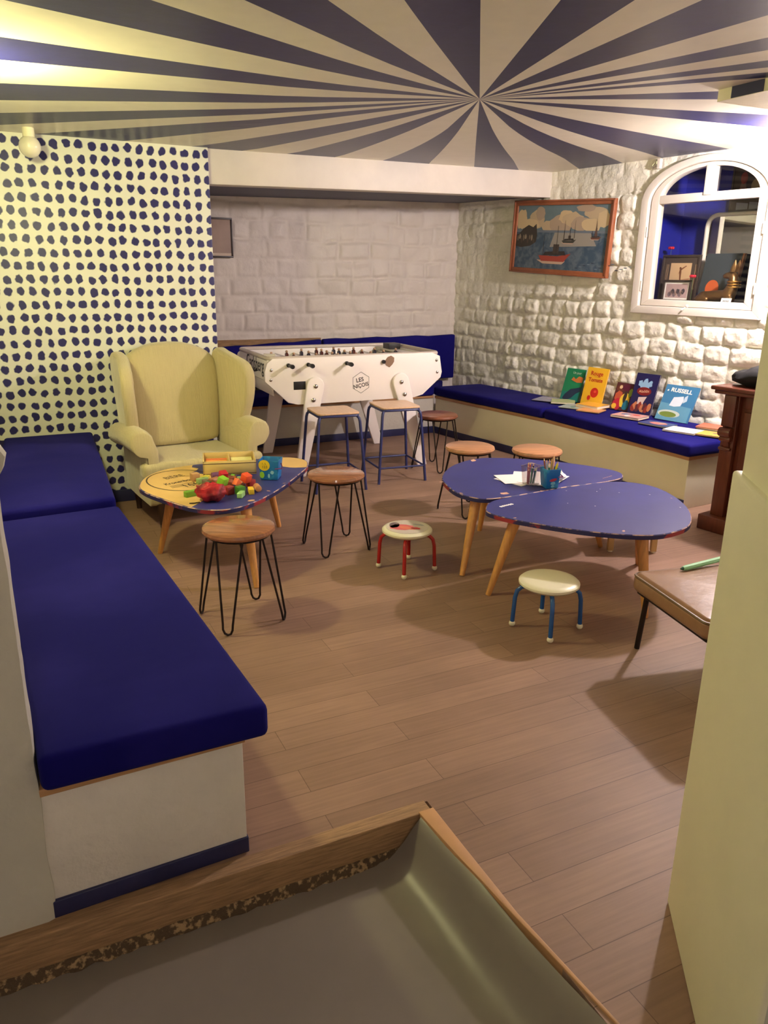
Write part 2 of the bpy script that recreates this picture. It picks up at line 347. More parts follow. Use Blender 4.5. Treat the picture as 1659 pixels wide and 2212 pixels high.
# ceiling with the painted star
BL = [(18.3, 29.3), (35.7, 42.8), (51.5, 58.4), (66.4, 75.7), (85.8, 96), (105, 114.5), (123.5, 132.5), (138.8, 145.7), (153.1, 162.7), (174.5, 184.1), (195.9, 205.6), (213.3, 221.2), (229.2, 237.6), (246.8, 255.4), (263, 275), (285.4, 293.3), (301.2, 307.2), (311.7, 316.9), (329.2, 339), (353.1, 362.9)]
NEAR = {18.3: 20.4, 29.3: 32, 35.7: 39.4, 42.8: 46.1, 51.5: 52.9, 58.4: 58.5, 66.4: 65, 75.7: 70, 85.8: 82.6, 96: 92, 105: 101, 114.5: 112}
def ceiling():
    cx, cy = 2.228, 3.565; P = [(-1.1, -1.7), (6.0, -1.7), (6.0, 3), (5.2, 6.45), (4.78, 6.25), (1.40, 5.69), (-1.1, 5.69)]
    def rmax(a):
        d = Vector((math.cos(a), math.sin(a))); best = 99
        for i in range(len(P)):
            p = Vector(P[i])-Vector((cx, cy)); q = Vector(P[(i+1) % len(P)])-Vector((cx, cy)); e = q-p
            den = d.x*e.y-d.y*e.x
            if abs(den) < 1e-9: continue
            t = (p.x*e.y-p.y*e.x)/den; k = (p.x*d.y-p.y*d.x)/den
            if t > 0 and -1e-6 <= k <= 1+1e-6: best = min(best, t)
        return best
    bd = []
    for a0, a1 in BL: bd += [a0, a1]
    mb = MB()
    NR = 14
    def ray(far, near, wob):
        out = []
        rm = rmax(R(far))
        for k in range(1, NR+1):
            r = rm*k/NR; t = min(1, max(0, (r-.9)/1.6)); a = near+(far-near)*t+wob*.5*math.sin(r*3+far)*min(1, r)
            if k == NR: a = far
            x, y = cx+r*math.cos(R(a)), cy+r*math.sin(R(a)); out.append((x, y, zc(x)))
        return out
    n = len(bd)
    for i in range(n):
        f0 = bd[i]; f1 = bd[(i+1) % n]+(360 if i == n-1 else 0); m = M_ceilblue if i % 2 == 0 else M_ceilcream
        n0 = NEAR.get(f0, f0); n1 = NEAR.get(bd[(i+1) % n], bd[(i+1) % n])+(360 if i == n-1 else 0)
        subs = 4; rays = []
        for q in range(subs+1):
            t = q/subs; rays.append(ray(f0+(f1-f0)*t, n0+(n1-n0)*t, 0))
        for q in range(subs):
            A, B = rays[q], rays[q+1]; vs = [(cx, cy, zc(cx))]+A+B; fs = [(0, 1, NR+1)]+[(k, k+1, NR+k+1, NR+k) for k in range(1, NR)]
            mb.add(vs, fs, m)
    mb.box(-1.1, 6, -1.7, 7.6, 2.62, 2.66, M_white)
    o = mb.build('ceiling', smooth=False); return o
struct(ceiling())
# white beam, alcove ceiling
b = MB(); A0, A1 = Vector((1.38, 5.68, 0)), Vector((4.76, 6.21, 0)); dn = Vector((-.155, .988, 0))*.14
for (p, q) in ((A0, A1),):
    vs = []
    for base, zb in ((A0, 2.175), (A1, 2.285)):
        for o_ in (Vector((0, 0, 0)), dn):
            vs += [(base+o_+Vector((0, 0, zb))), (base+o_+Vector((0, 0, 2.56)))]
    b.add(vs, [(0, 1, 3, 2), (4, 5, 7, 6), (0, 4, 5, 1), (2, 6, 7, 3), (0, 2, 6, 4), (1, 3, 7, 5)], mat('beam_white', (214, 206, 194), .5, noise_amt=.03, nscale=8, bump=.1, bscale=25))
struct(b.build('ceiling_beam', bevel=.006))
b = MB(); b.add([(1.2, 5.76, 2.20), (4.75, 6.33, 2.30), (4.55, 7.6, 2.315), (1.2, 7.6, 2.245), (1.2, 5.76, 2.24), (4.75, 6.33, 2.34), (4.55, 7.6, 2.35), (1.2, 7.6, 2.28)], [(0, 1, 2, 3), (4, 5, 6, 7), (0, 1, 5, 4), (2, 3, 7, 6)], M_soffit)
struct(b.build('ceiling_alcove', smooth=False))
b = MB(); b.box(3.17, 4.6, 1.15, 2.965, 2.402, 2.50, M_cream); b.box(3.167, 3.17, 2.71, 2.885, 2.404, 2.462, M_navy); b.box(3.167, 3.17, 2.36, 2.53, 2.404, 2.462, M_navy)
struct(b.build('ceiling_box', smooth=False))
# oblique foreground wall at the right, thicker below a dado line
P0, P1 = Vector((1.438, 1.167)), Vector((1.056, .636)); dd = (P0-P1).normalized(); pn = Vector((dd.y, -dd.x))   # pn points right
def obl(t, o): p = P1+dd*t+pn*o; return (p.x, p.y)
L = (P0-P1).length
b = MB(); b.prism([obl(-.01, .014), obl(L-.02, .014), obl(L-.02, .13), obl(-.01, .13)], 0, 2.47, M_cream)
b.prism([obl(-.012, 0), obl(L, 0), obl(L, .13), obl(-.012, .13)], 0, 1.205, M_cream, top=None)
struct(b.build('wall_foreground_right', bevel=.009))
pc = obl(0, 0)
struct(MB().box(1.057, 1.2, -1.7, .63, -.13, 2.47, M_white).build('wall_corridor_right', smooth=False))
struct(MB().box(1.50, 5.9, 1.00, 1.10, 0, 2.55, M_white).build('wall_near', smooth=False))
struct(MB().box(-1.1, 1.2, -1.8, -1.7, -.13, 2.47, M_white).build('wall_corridor_back', smooth=False))
struct(MB().box(-1.2, -1.1, -1.8, 1.95, -.13, 2.47, M_white).build('wall_corridor_left', smooth=False))

# ------------------------------------------------------------------ benches and cushions
def quadbox(pts, z0, z1, m, name, parent=None, bevel=.003, **k):
    return MB().prism(ccw(pts), z0, z1, m).build(name, parent, bevel, **k)
def cushion(name, pts, z0, z1, label, group, puff=.008):
    P = ccw(pts); n = 14; A, B_, C_, D = [Vector((*p, 0)) for p in P]; vs = []; mb = MB()
    def gp(u, v): return (A*(1-u)+B_*u)*(1-v)+(D*(1-u)+C_*u)*v
    rings = []
    for u_i in range(n+1): pass
    L1 = (B_-A).length; L2 = (D-A).length; nu = max(4, int(L1/.07)); nv = max(4, int(L2/.07))
    idx = {}
    def top(u, v):
        p = gp(u, v); e = min(u, 1-u, v, 1-v); w_ = noise.noise(Vector((p.x*4, p.y*4, z1)))*.006+noise.noise(Vector((p.x*3, p.y*14, 2)))*.003
        return Vector((p.x, p.y, z1+(puff*min(1, e*6)+w_)*(e > 0)))
    for j in range(nv+1):
        for i in range(nu+1): vs.append(top(i/nu, j/nv))
    o = len(vs)
    for j in range(nv+1):
        for i in range(nu+1): p = gp(i/nu, j/nv); vs.append(Vector((p.x, p.y, z0)))
    fs = []
    for j in range(nv):
        for i in range(nu): a = j*(nu+1)+i; fs.append((a, a+1, a+nu+2, a+nu+1)); fs.append((o+a, o+a+nu+1, o+a+nu+2, o+a+1))
    bd = [i for i in range(nu+1)]+[(j+1)*(nu+1)-1 for j in range(1, nv+1)]+[nv*(nu+1)+i for i in range(nu-1, -1, -1)]+[j*(nu+1) for j in range(nv-1, 0, -1)]
    for i in range(len(bd)): a, c = bd[i], bd[(i+1) % len(bd)]; fs.append((a, o+a, o+c, c))
    mb.add(vs, fs, M_blue)
    return tag(mb.build(name, None, .022, seg=4), label, 'cushion', group)
t = empty('storage_bench', (.13, 3.7, 0), 0, 'white plastered bench base running along the left side with navy skirting', 'bench')
def rel(o, par): o.location = -Vector(par.location); return o
rel(quadbox([(-.2, 1.80), (.462, 1.822), (.40, 3.8), (.47, 5.63), (-.2, 5.63)], 0, .372, mat('bench_plaster', (222, 214, 204), .65, noise_amt=.06, nscale=5, bump=.5, bscale=30), 'base', t), t)
rel(quadbox([(-.2, 1.792), (.468, 1.814), (.406, 3.8), (.472, 5.63), (-.2, 5.63)], .372, .394, M_ply, 'top_board', t), t)
rel(MB().prism([(-.06, 1.794), (.466, 1.817), (.403, 3.8), (.396, 3.8), (.456, 1.83), (-.06, 1.81)], .004, .056, M_navy).build('skirting', t, .003), t)
cushion('bench_cushion', [(-.048, 1.768), (.528, 1.775), (.415, 3.85), (-.15, 3.80)], .396, .498, 'long navy bench cushion with pale scuffs, nearest on left bench', 'seat cushions on the benches')
cushion('bench_cushion', [(-.15, 3.815), (.405, 3.865), (.475, 5.60), (-.08, 5.60)], .396, .535, 'wrinkled navy bench cushion beneath the dotted wall', 'seat cushions on the benches', .012)
# bench along the right stone wall
t = empty('storage_bench', (4.5, 5.4, 0), 0, 'cream plastered bench base along the stone wall, carrying the picture books', 'bench')
fr_line = [(4.275, 3.84), (4.22, 5.4), (3.97, 6.95)]
wall_line = [tuple(WR(.5, 0, .0)[:2]), tuple(WR(3.55, 0, 0)[:2])]
rel(quadbox(fr_line+wall_line, 0, .365, M_cream, 'base', t), t)
rel(quadbox([(4.262, 3.828), (4.207, 5.4), (3.957, 6.95)]+wall_line, .365, .394, M_ply, 'top_board', t), t)
rel(MB().prism([(4.268, 3.84), (4.213, 5.4), (3.963, 6.95), (3.975, 6.95), (4.225, 5.4), (4.28, 3.84)], 0, .07, M_navy).build('skirting', t, .002), t)
wl = lambda s: tuple(WR(s, 0, .05)[:2])
cushion('bench_cushion', [(4.225, 3.80), (4.19, 5.42), wl(2.02), wl(3.60)], .396, .485, 'navy bench cushion lying under most of the picture books', 'seat cushions on the benches', .004)
cushion('bench_cushion', [(4.185, 5.44), (3.95, 6.97), wl(.42), wl(2.00)], .396, .485, 'navy bench cushion in the far corner between stone wall and football table', 'seat cushions on the benches', .004)
t = empty('storage_bench', (2.7, 7.2, 0), 0, 'white bench base under the back brick wall behind the football table', 'bench')
rel(MB().box(1.36, 3.96, 6.97, 7.465, 0, .37, M_white).build('base', t, .003), t)
rel(MB().box(1.36, 3.95, 6.955, 7.465, .37, .394, M_ply).build('top_board', t, .002), t)
rel(MB().box(1.36, 3.97, 6.958, 6.972, 0, .07, M_navy).build('skirting', t, .002), t)
cushion('bench_cushion', [(1.40, 6.93), (3.93, 6.93), (4.30, 7.38), (1.40, 7.38)], .396, .485, 'navy seat cushion under the back wall, behind the football table', 'seat cushions on the benches', .004)
def backrest(x0, x1, z00, z01, label):
    b = MB(); n = 10; rings = []
    for i in range(n+1):
        x = x0+(x1-x0)*i/n; z = z00+(z01-z00)*i/n+.006*math.sin(i*2.1)
        rings.append([(x, 7.385, .50), (x, 7.385, z), (x, 7.455, z), (x, 7.455, .50)])
    b.loft(rings, M_blue); return tag(b.build('back_cushion', None, .015), label, 'cushion', 'back cushions on the back wall')
backrest(2.90, 4.44, .955, .965, 'navy back cushion standing against the brick wall, nearest the corner')
backrest(1.42, 2.88, .885, .95, 'navy back cushion slumped below a wooden ledge, left of the back wall')
tag(MB().box(1.37, 2.9, 7.457, 7.475, .5, .965, M_oldwood).build('backboard', None, .002), 'brown wooden board behind the slumped back cushion', 'board')

# ------------------------------------------------------------------ window, niche and its display
def ring(pts_o, pts_i, m, z0, z1, mb):     # framed strip between two open polylines, in wall (s,z) coords with depth z0..z1
    n = len(pts_o); vs = []
    for o_ in (z0, z1):
        for p in pts_o: vs.append(WR(p[0], p[1], o_))
        for p in pts_i: vs.append(WR(p[0], p[1], o_))
    fs = []
    for i in range(n-1):
        fs += [(i, i+1, n+i+1, n+i), (2*n+i, 2*n+i+1, 3*n+i+1, 3*n+i), (i, i+1, 2*n+i+1, 2*n+i), (n+i, n+i+1, 3*n+i+1, 3*n+i)]
    fs += [(0, n, 3*n, 2*n), (n-1, 2*n-1, 4*n-1, 3*n-1)]
    mb.add(vs, fs, m)
def archline(s0, s1, zb, spring, rise, n=28, frombase=True):
    out = [(s0, zb)] if frombase else []
    c, h = (s0+s1)/2, (s1-s0)/2
    for i in range(n+1):
        a = math.pi*(1-i/n); out.append((c+h*math.cos(a), spring+rise*math.sin(a)))
    if frombase: out.append((s1, zb))
    return out
WZ = 2.20
win = empty('window_1', WR(2.84, 1.31, .05), 0, None, None); struct(win)
def wrel(o): o.location = -Vector(win.location); return o
b = MB(); o1 = archline(2.262, 3.42, 1.31, 2.17, .315); i1 = archline(2.335, 3.347, 1.37, 2.17, .265); ring(o1, i1, M_frame, -.05, .055, b)
ring([(2.262, 1.31), (3.42, 1.31)], [(2.335, 1.372), (3.347, 1.372)], M_frame, -.05, .06, b)
wrel(b.build('outer_frame', win, .006))
b = MB(); o1 = archline(2.345, 3.337, 1.375, 2.17, .262); i1 = archline(2.42, 3.262, 1.425, 2.19, .215); ring(o1, i1, M_frame, -.04, .03, b)
ring([(2.345, 1.375), (3.337, 1.375)], [(2.42, 1.425), (3.262, 1.425)], M_frame, -.04, .03, b)
ring([(2.42, 2.222), (3.262, 2.222)], [(2.42, 2.158), (3.262, 2.158)], M_frame, -.04, .03, b)
ring([(2.812, 2.41), (2.812, 2.20)], [(2.88, 2.41), (2.88, 2.20)], M_frame, -.035, .04, b)
wrel(b.build('sash', win, .005))
b = MB(); g = archline(2.41, 3.27, 1.42, 2.18, .22); b.add([WR(p[0], p[1], -.005) for p in g]+[WR(p[0], p[1], -.009) for p in g], [list(range(len(g))), list(range(len(g), 2*len(g)))[::-1]], M_pane)
wrel(b.build('pane', win, smooth=False))
for (s_, z_) in ((2.342, 1.95), (2.342, 1.53), (3.34, 1.95), (3.34, 1.53)):
    b = MB(); b.tube([WR(s_, z_-.04, .045), WR(s_, z_+.04, .045)], .009, M_frame, 10); wrel(b.build('hinge', win))
b = MB(); b.sphere((0, 0, 0), .014, M_frame, Matrix.Translation(WR(2.80, 1.385, .05))); b.tube([WR(2.80, 1.385, .05), WR(2.775, 1.352, .075)], .007, M_frame); wrel(b.build('catch', win))
# niche behind the window
def wbox(mb, s0, s1, z0, z1, o0, o1, m):
    vs = [WR(s, z, o) for o in (o0, o1) for s, z in ((s0, z0), (s1, z0), (s1, z1), (s0, z1))]
    mb.add(vs, [(0, 1, 2, 3), (4, 5, 6, 7), (0, 1, 5, 4), (1, 2, 6, 5), (2, 3, 7, 6), (3, 0, 4, 7)], m); return mb
b = MB(); wbox(b, 2.2, 3.6, 1.36, 2.56, -.60, -.56, M_niche); wbox(b, 2.2, 2.24, 1.36, 2.56, -.60, -.03, M_niche); wbox(b, 3.56, 3.6, 1.36, 2.56, -.6, -.03, M_niche)
wbox(b, 2.2, 3.6, 1.34, 1.40, -.6, -.03, M_frame); wbox(b, 2.2, 3.6, 2.56, 2.6, -.6, -.03, M_niche); wbox(b, 2.95, 3.0, 1.4, 2.56, -.56, -.555, M_niche)
struct(b.build('window_niche', smooth=False))
def wfr(s0, z0, off, lean=0):
    return lambda u, v, e=0: WR(s0+u, z0+v*math.cos(lean), off-v*math.sin(lean)+e)
def picture(name, s0, z0, w_, h_, off, fw, mf, label, paint, cat='picture', lean=.06, passe=0, base=(200, 170, 130)):
    t = empty(name, WR(s0+w_/2, z0, off), 0, label, cat); f = wfr(s0, z0, off, lean)
    b = MB()
    for (a0, a1, b0, b1) in ((0, w_, 0, fw), (0, w_, h_-fw, h_), (0, fw, fw, h_-fw), (w_-fw, w_, fw, h_-fw)):
        vs = [f(u, v, e) for e in (-.012, .010) for u, v in ((a0, b0), (a1, b0), (a1, b1), (a0, b1))]
        b.add(vs, [(0, 1, 2, 3), (4, 5, 6, 7), (0, 1, 5, 4), (1, 2, 6, 5), (2, 3, 7, 6), (3, 0, 4, 7)], mf)
    fr_ = b.build('frame', t, .002); fr_.location = -t.location
    b = MB(); b.flat([(fw*.8, fw*.8), (w_-fw*.8, fw*.8), (w_-fw*.8, h_-fw*.8), (fw*.8, h_-fw*.8)], M_paper if passe else colm(base), lambda u, v: f(u, v, 0))
    if passe: b.flat([(fw+passe, fw+passe), (w_-fw-passe, fw+passe), (w_-fw-passe, h_-fw-passe), (fw+passe, h_-fw-passe)], colm(base), lambda u, v: f(u, v, .0008))
    paint(b, f); p = b.build('print', t, smooth=False); p.location = -t.location
    return t
def blob(cx, cy, rx, ry, n=14, j=0, rot=0, seed=0):
    rd = random.Random(seed+int(cx*977)); return [(cx+rx*math.cos(a)*math.cos(rot)*(k := 1+j*(rd.random()-.5))-ry*math.sin(a)*math.sin(rot)*k, cy+rx*math.cos(a)*math.sin(rot)*k+ry*math.sin(a)*math.cos(rot)*k) for a in [2*math.pi*i/n for i in range(n)]]
def p1(b, f):
    b.flat([(.085, .13), (.285, .13), (.285, .31), (.085, .31)], colm((206, 170, 130)), lambda u, v: f(u, v, .001))
    b.flat([(.09, .135), (.28, .135), (.28, .19), (.09, .16)], colm((170, 120, 92)), lambda u, v: f(u, v, .0014))
    for P in ([(.17, .22), (.19, .25), (.24, .285), (.235, .29), (.18, .262)], [(.175, .25), (.185, .17), (.15, .145), (.155, .14), (.198, .17), (.195, .25)], blob(.182, .268, .009, .011)):
        b.flat(P, colm((120, 72, 44)), lambda u, v: f(u, v, .0018))
    for k in (.045, .055, .065, .32, .33, .34): b.flat([(k, .1), (k+.003, .1), (k+.003, .3), (k, .3)], colm((196, 160, 120)), lambda u, v: f(u, v, .001))
picture('picture_frame', 2.30, 1.405, .36, .375, -.25, .02, mat('dark_frame', (56, 44, 38), .5), 'dark box frame with golden figure print in the blue window niche', p1, base=(70, 58, 50))
def p2(b, f):
    for i in range(9): b.flat(blob(.07+.016*i, .06+.012*(i % 3), .017, .02, j=.4), colm([(120, 100, 110), (160, 130, 120), (70, 60, 70)][i % 3]), lambda u, v: f(u, v, .0015))
picture('picture_frame', 2.375, 1.405, .27, .175, -.20, .018, mat('dark_frame', (56, 44, 38), .5), 'small black frame with white mount standing low in the window niche', p2, passe=.014, base=(180, 150, 150))
def flower(s_, z_, off, h, label):
    t = empty('artificial_flower', WR(s_, z_-h, off), 0, label, 'flower')
    b = MB().tube([(0, 0, 0), (.004, 0, h*.5), (0, 0, h)], .0018, colm((60, 90, 40)), 6); b.build('stem', t)
    b = MB()
    for k in range(5):
        a = k*2*math.pi/5; b.sphere((.014*math.cos(a), .014*math.sin(a), h+.006), .014, colm((190, 20, 50)), None, 8, (1, 1, .9))
    b.build('petals', t); lab(t.children[1], 'dark red petals')
flower(2.345, 1.83, -.30, .42, 'red artificial flower on thin stem above the box frame')
flower(2.68, 1.605, -.16, .20, 'red artificial flower leaning between small frame and mirror')
# mirror with a rounded white frame
t = empty('mirror', WR(2.82, 1.41, -.45), 0, 'mirror with rounded white metal frame reflecting the dotted wall', 'mirror')
def rr(s0, s1, z0, z1, r, n=6):
    P = []
    for cx, cz, a0 in ((s1-r, z1-r, 0), (s0+r, z1-r, 90), (s0+r, z0+r, 180), (s1-r, z0+r, 270)):
        for i in range(n+1): a = R(a0+90*i/n); P.append((cx+r*math.cos(a), cz+r*math.sin(a)))
    return P
P = rr(2.57, 3.25, 1.42, 2.09, .09)
o = MB().tube([WR(s, z, -.43) for s, z in P], .016, M_frame, 10, None, True).build('frame', t); o.location = -t.location
o = MB().add([WR(s, z, -.435) for s, z in P], [list(range(len(P)))], M_mirror).build('mirror_glass', t, smooth=False); o.location = -t.location
# added dark framed panel above the mirror, its shapes stand in for reflections
def p3(b, f):
    b.flat(blob(.10, .25, .03, .045), colm((150, 50, 40)), lambda u, v: f(u, v, .001)); b.flat([(.06, .12), (.13, .12), (.12, .22), (.08, .22)], colm((110, 80, 70)), lambda u, v: f(u, v, .0008))
    b.flat(blob(.21, .19, .045, .05), colm((150, 130, 96)), lambda u, v: f(u, v, .0012)); b.flat(blob(.20, .28, .05, .06), colm((46, 32, 28)), lambda u, v: f(u, v, .0011))
    b.flat([(.06, .01), (.16, .01), (.16, .06), (.06, .07)], colm((150, 150, 160)), lambda u, v: f(u, v, .001)); b.flat([(.17, .01), (.27, .01), (.27, .06), (.17, .07)], colm((140, 140, 150)), lambda u, v: f(u, v, .001))
picture('picture_frame', 2.70, 2.11, .42, .40, -.50, .015, mat('dark_frame', (56, 44, 38), .5), 'made-up dark panel painted with red and cream reflections at top of the window niche', p3, base=(58, 42, 36), lean=0)
# leaning dark book with orange sun
t = empty('book', WR(2.83, 1.42, -.30), 0, 'dark cloth book with orange disc leaning behind the dog statue', 'book'); f = wfr(2.665, 1.42, -.30, .12)
b = MB(); vs = [f(u, v, e) for e in (0, .035) for u, v in ((0, 0), (.30, 0), (.33, .37), (.02, .37))]
b.add(vs, [(0, 1, 2, 3), (4, 5, 6, 7), (0, 1, 5, 4), (1, 2, 6, 5), (2, 3, 7, 6), (3, 0, 4, 7)], colm((52, 60, 66)))
b.flat([(.12+.06*math.cos(R(a)), .10+.06*math.sin(R(a))*1.1) for a in range(0, 360, 20)], colm((190, 86, 40)), lambda u, v: f(u, v, .036)); o = b.build('cover', t, smooth=False); o.location = -t.location
b = MB(); vs = [f(u, v, e) for e in (.004, .034) for u, v in ((.302, .0), (.318, .0), (.348, .37), (.332, .37))]
b.add(vs, [(0, 1, 2, 3), (4, 5, 6, 7), (0, 1, 5, 4), (1, 2, 6, 5), (2, 3, 7, 6), (3, 0, 4, 7)], colm((150, 100, 70))); o = b.build('spine', t, smooth=False); o.location = -t.location
# bronze dog statue, lying, head raised to the left
t = empty('dog_statue', WR(2.92, 1.40, -.15), math.atan2(WS.y, WS.x), 'bronze lying dog statue with pricked ears in the window niche', 'statue')
b = MB(); b.prism([(-.22, -.07), (.20, -.07), (.24, 0), (.20, .07), (-.22, .07)], 0, .022, mat('dark_base', (52, 42, 40), .4)); b.build('plinth', t, .004)
me = bpy.data.meshes.new('dog'); J = [(0.00, 0, .065, .045), (.07, 0, .072, .045), (.125, 0, .10, .042), (.135, 0, .17, .040), (.12, 0, .225, .044), (.075, 0, .222, .029), (.03, 0, .212, .018),
     (-.06, 0, .065, .045), (-.11, .02, .06, .036), (-.13, .045, .05, .028), (-.06, .055, .034, .018), (-.14, .055, .032, .014), (-.11, -.02, .06, .036), (-.12, -.05, .052, .034), (-.03, -.062, .034, .018), (-.16, -.06, .032, .014),
     (.11, .04, .06, .022), (.10, .05, .034, .015), (-.0, .05, .032, .013), (.13, -.04, .062, .022), (.16, -.055, .034, .015), (.08, -.06, .032, .014), (-.16, 0, .045, .014), (-.21, .01, .032, .010)]
ED = [(0, 1), (1, 2), (2, 3), (3, 4), (4, 5), (5, 6), (0, 7), (7, 8), (8, 9), (9, 10), (9, 11), (7, 12), (12, 13), (13, 14), (13, 15), (2, 16), (16, 17), (17, 18), (2, 19), (19, 20), (20, 21), (7, 22), (22, 23)]
me.from_pydata([j[:3] for j in J], ED, []); o = bpy.data.objects.new('body', me); C.objects.link(o); o.parent = t; me.materials.append(M_bronze)
sk = o.modifiers.new('skin', 'SKIN'); sk.use_smooth_shade = True
for i, j in enumerate(J): me.skin_vertices[0].data[i].radius = (j[3], j[3])
me.skin_vertices[0].data[0].use_root = True
su = o.modifiers.new('sub', 'SUBSURF'); su.levels = 1; su.render_levels = 1
for sg in (-1, 1):
    MB().loft([[(ex+rx*math.cos(a), sg*.030+.010*math.sin(a)*rx/.022, z_) for a in [k*math.pi/4 for k in range(8)]] for z_, rx, ex in ((.245, .020, .122), (.275, .023, .128), (.305, .014, .134), (.335, .002, .138))], M_bronze).build('ear', t)
b = MB()
for z_ in (.135, .155, .175): b.tube([(.134+.046*math.cos(a), .046*math.sin(a), z_) for a in [k*math.pi/8 for k in range(16)]], .007, mat('gold', (190, 140, 70), .3, metal=.9), 6, None, True)
b.build('collar', t)
# glass figurine and small card
t = empty('glass_figurine', WR(3.215, 1.40, -.12), 0, 'small greenish glass figurine at the right of the window niche', 'figurine')
b = MB(); b.lathe([(.035, 0), (.03, .02), (.012, .04), (.02, .08), (.034, .12), (.02, .16), (.012, .17)], mat('green_glass', (170, 186, 160), .1, coat=.5), 12); b.build('figure', t)
b = MB(); b.lathe([(.05, 0), (.045, .012), (.0, .014)], mat('green_glass', (170, 186, 160), .1), 14); b.build('base', t)
b = MB(); f = wfr(3.02, 1.405, -.05, .3); vs = [f(u, v, e) for e in (-.001, .001) for u, v in ((0, 0), (.085, 0), (.085, .05), (0, .05))]
b.add(vs, [(0, 1, 2, 3), (4, 5, 6, 7), (0, 1, 5, 4), (1, 2, 6, 5), (2, 3, 7, 6), (3, 0, 4, 7)], M_paper)
for k in range(4): b.flat([(.018+.013*k, .015), (.026+.013*k, .015), (.026+.013*k, .034), (.018+.013*k, .034)], colm((90, 84, 84)), lambda u, v: f(u, v, .0015))
tag(b.build('card', smooth=False), 'small white card propped in front of the dog statue', 'card')
# wall hook thing beside the arch
t = empty('wall_clip', WR(2.38, 2.42, .05), math.atan2(WS.y, WS.x), 'small white and chrome clamp spotlight beside the window arch', 'clip')
MB().box(-.002, .032, -.012, .018, 0, .075, M_frame).build('body', t, .005)
MB().tube([(-.01, 0, .07), (-.045, 0, .03), (-.04, 0, .012), (-.012, 0, .02), (-.008, 0, .06)], .006, M_chrome, 8).build('loop', t)
# sea painting
t = empty('painting', WR(1.38, 1.60, .06), 0, 'framed seascape with fishing boats hanging tilted on the stone wall', 'painting')
pw, ph = 1.20, .645; ca, sa = math.cos(R(-2.4)), math.sin(R(-2.4))
def fp(u, v, e=0): uu, vv = u*ca-v*sa, u*sa+v*ca; return WR(.80+uu, 1.632+vv, .07+e)
b = MB()
def fbox(mb, f, u0, u1, v0, v1, e0, e1, m):
    vs = [f(u, v, e) for e in (e0, e1) for u, v in ((u0, v0), (u1, v0), (u1, v1), (u0, v1))]
    mb.add(vs, [(0, 1, 2, 3), (4, 5, 6, 7), (0, 1, 5, 4), (1, 2, 6, 5), (2, 3, 7, 6), (3, 0, 4, 7)], m)
M_pf = mat('reddish_frame_wood', (150, 88, 56), .4, noise_amt=.2, nscale=6)
for (a0, a1, b0, b1) in ((0, pw, 0, .045), (0, pw, ph-.045, ph), (0, .045, .045, ph-.045), (pw-.045, pw, .045, ph-.045)): fbox(b, fp, a0, a1, b0, b1, -.02, .012, M_pf)
for (a0, a1, b0, b1) in ((0, pw, 0, .016), (0, pw, ph-.016, ph), (0, .016, 0, ph), (pw-.016, pw, 0, ph)): fbox(b, fp, a0, a1, b0, b1, .012, .022, M_pf)
o = b.build('frame', t, .003); o.location = -t.location
b = MB(); f1 = lambda u, v: fp(.04+u, .04+v, 0); Wc, Hc = pw-.08, ph-.08
M_sea = mat('painted_sea', (62, 84, 104), .5, col2=(98, 112, 124), nscale=14, mask=(.42, .62), distort=1)
b.flat([(0, 0), (Wc, 0), (Wc, .33), (0, .33)], M_sea, lambda u, v: fp(.04+u, .04+v, .0002)); M_sky = mat('painted_sky', (104, 124, 132), .5, noise_amt=.1)
b.flat([(0, .33), (Wc, .33), (Wc, Hc), (0, Hc)], M_sky, lambda u, v: fp(.04+u, .04+v, .0002))
def pt(P, c, e=.001): b.flat(P, colm(c), lambda u, v: fp(.04+u, .04+v, e))
M_cl = [(206, 184, 144), (192, 172, 140), (176, 156, 134)]
for i, (u, v, rx, ry) in enumerate([(.06, .44, .07, .09), (.26, .44, .10, .08), (.30, .49, .06, .06), (.18, .39, .12, .05), (.44, .38, .12, .05), (.56, .40, .13, .08), (.62, .46, .09, .06), (.70, .44, .12, .06), (.80, .40, .12, .06), (.92, .39, .11, .06), (.96, .49, .13, .05), (.84, .53, .11, .03), (1.05, .44, .07, .07)]):
    pt([p for p in [(min(Wc, max(0, a)), min(Hc, max(.335, c))) for a, c in blob(u, v, rx, ry, 18, .25)]], M_cl[i % 3], .0006+.00005*i)
pt([(.0, .325), (Wc, .325), (Wc, .345), (0, .345)], (112, 122, 134), .0016)
pt([(.45, .20), (1.0, .22), (.92, .33), (.5, .33)], (156, 150, 140), .0004)
pt([(0, .20), (.08, .19), (.2, .205), (.27, .24), (.28, .30), (.26, .40), (.22, .37), (.16, .39), (.10, .36), (.04, .31), (0, .30)], (66, 60, 54), .0018)
for i in range(9): pt(blob(.03+.026*i, .27+.02*math.sin(i*2.2), .012, .026, 7, .6), [(120, 108, 92), (150, 136, 116), (84, 72, 60)][i % 3], .002)
def boat(u, v, s, hull, sd=1):
    pt([(u-s, v), (u-s*.8, v-.25*s), (u+s*.6, v-.25*s), (u+s, v+.12*s), (u+s*.2, v-.02*s)], hull, .0022)
    pt([(u-s*1.1, v-.2*s), (u-s*.7, v-.36*s), (u+s*.5, v-.36*s), (u+s*.7, v-.22*s)], (198, 170, 150), .002)
    pt([(u-s*.7, v), (u+s*.7, v+.04*s), (u+s*.6, v+.22*s), (u-s*.6, v+.16*s)], (58, 52, 50), .0024)
    pt([(u-s*.1, v+.1*s), (u+s*.25, v+.1*s), (u+s*.25, v+.5*s), (u-s*.1, v+.5*s)], (74, 66, 58), .0025)
    for k, hh in ((-.72, .9), (.1, 1.3)): pt([(u+k*s-.003, v), (u+k*s+.003, v), (u+k*s+.002, v+hh*s), (u+k*s-.002, v+hh*s)], (52, 44, 44), .0026)
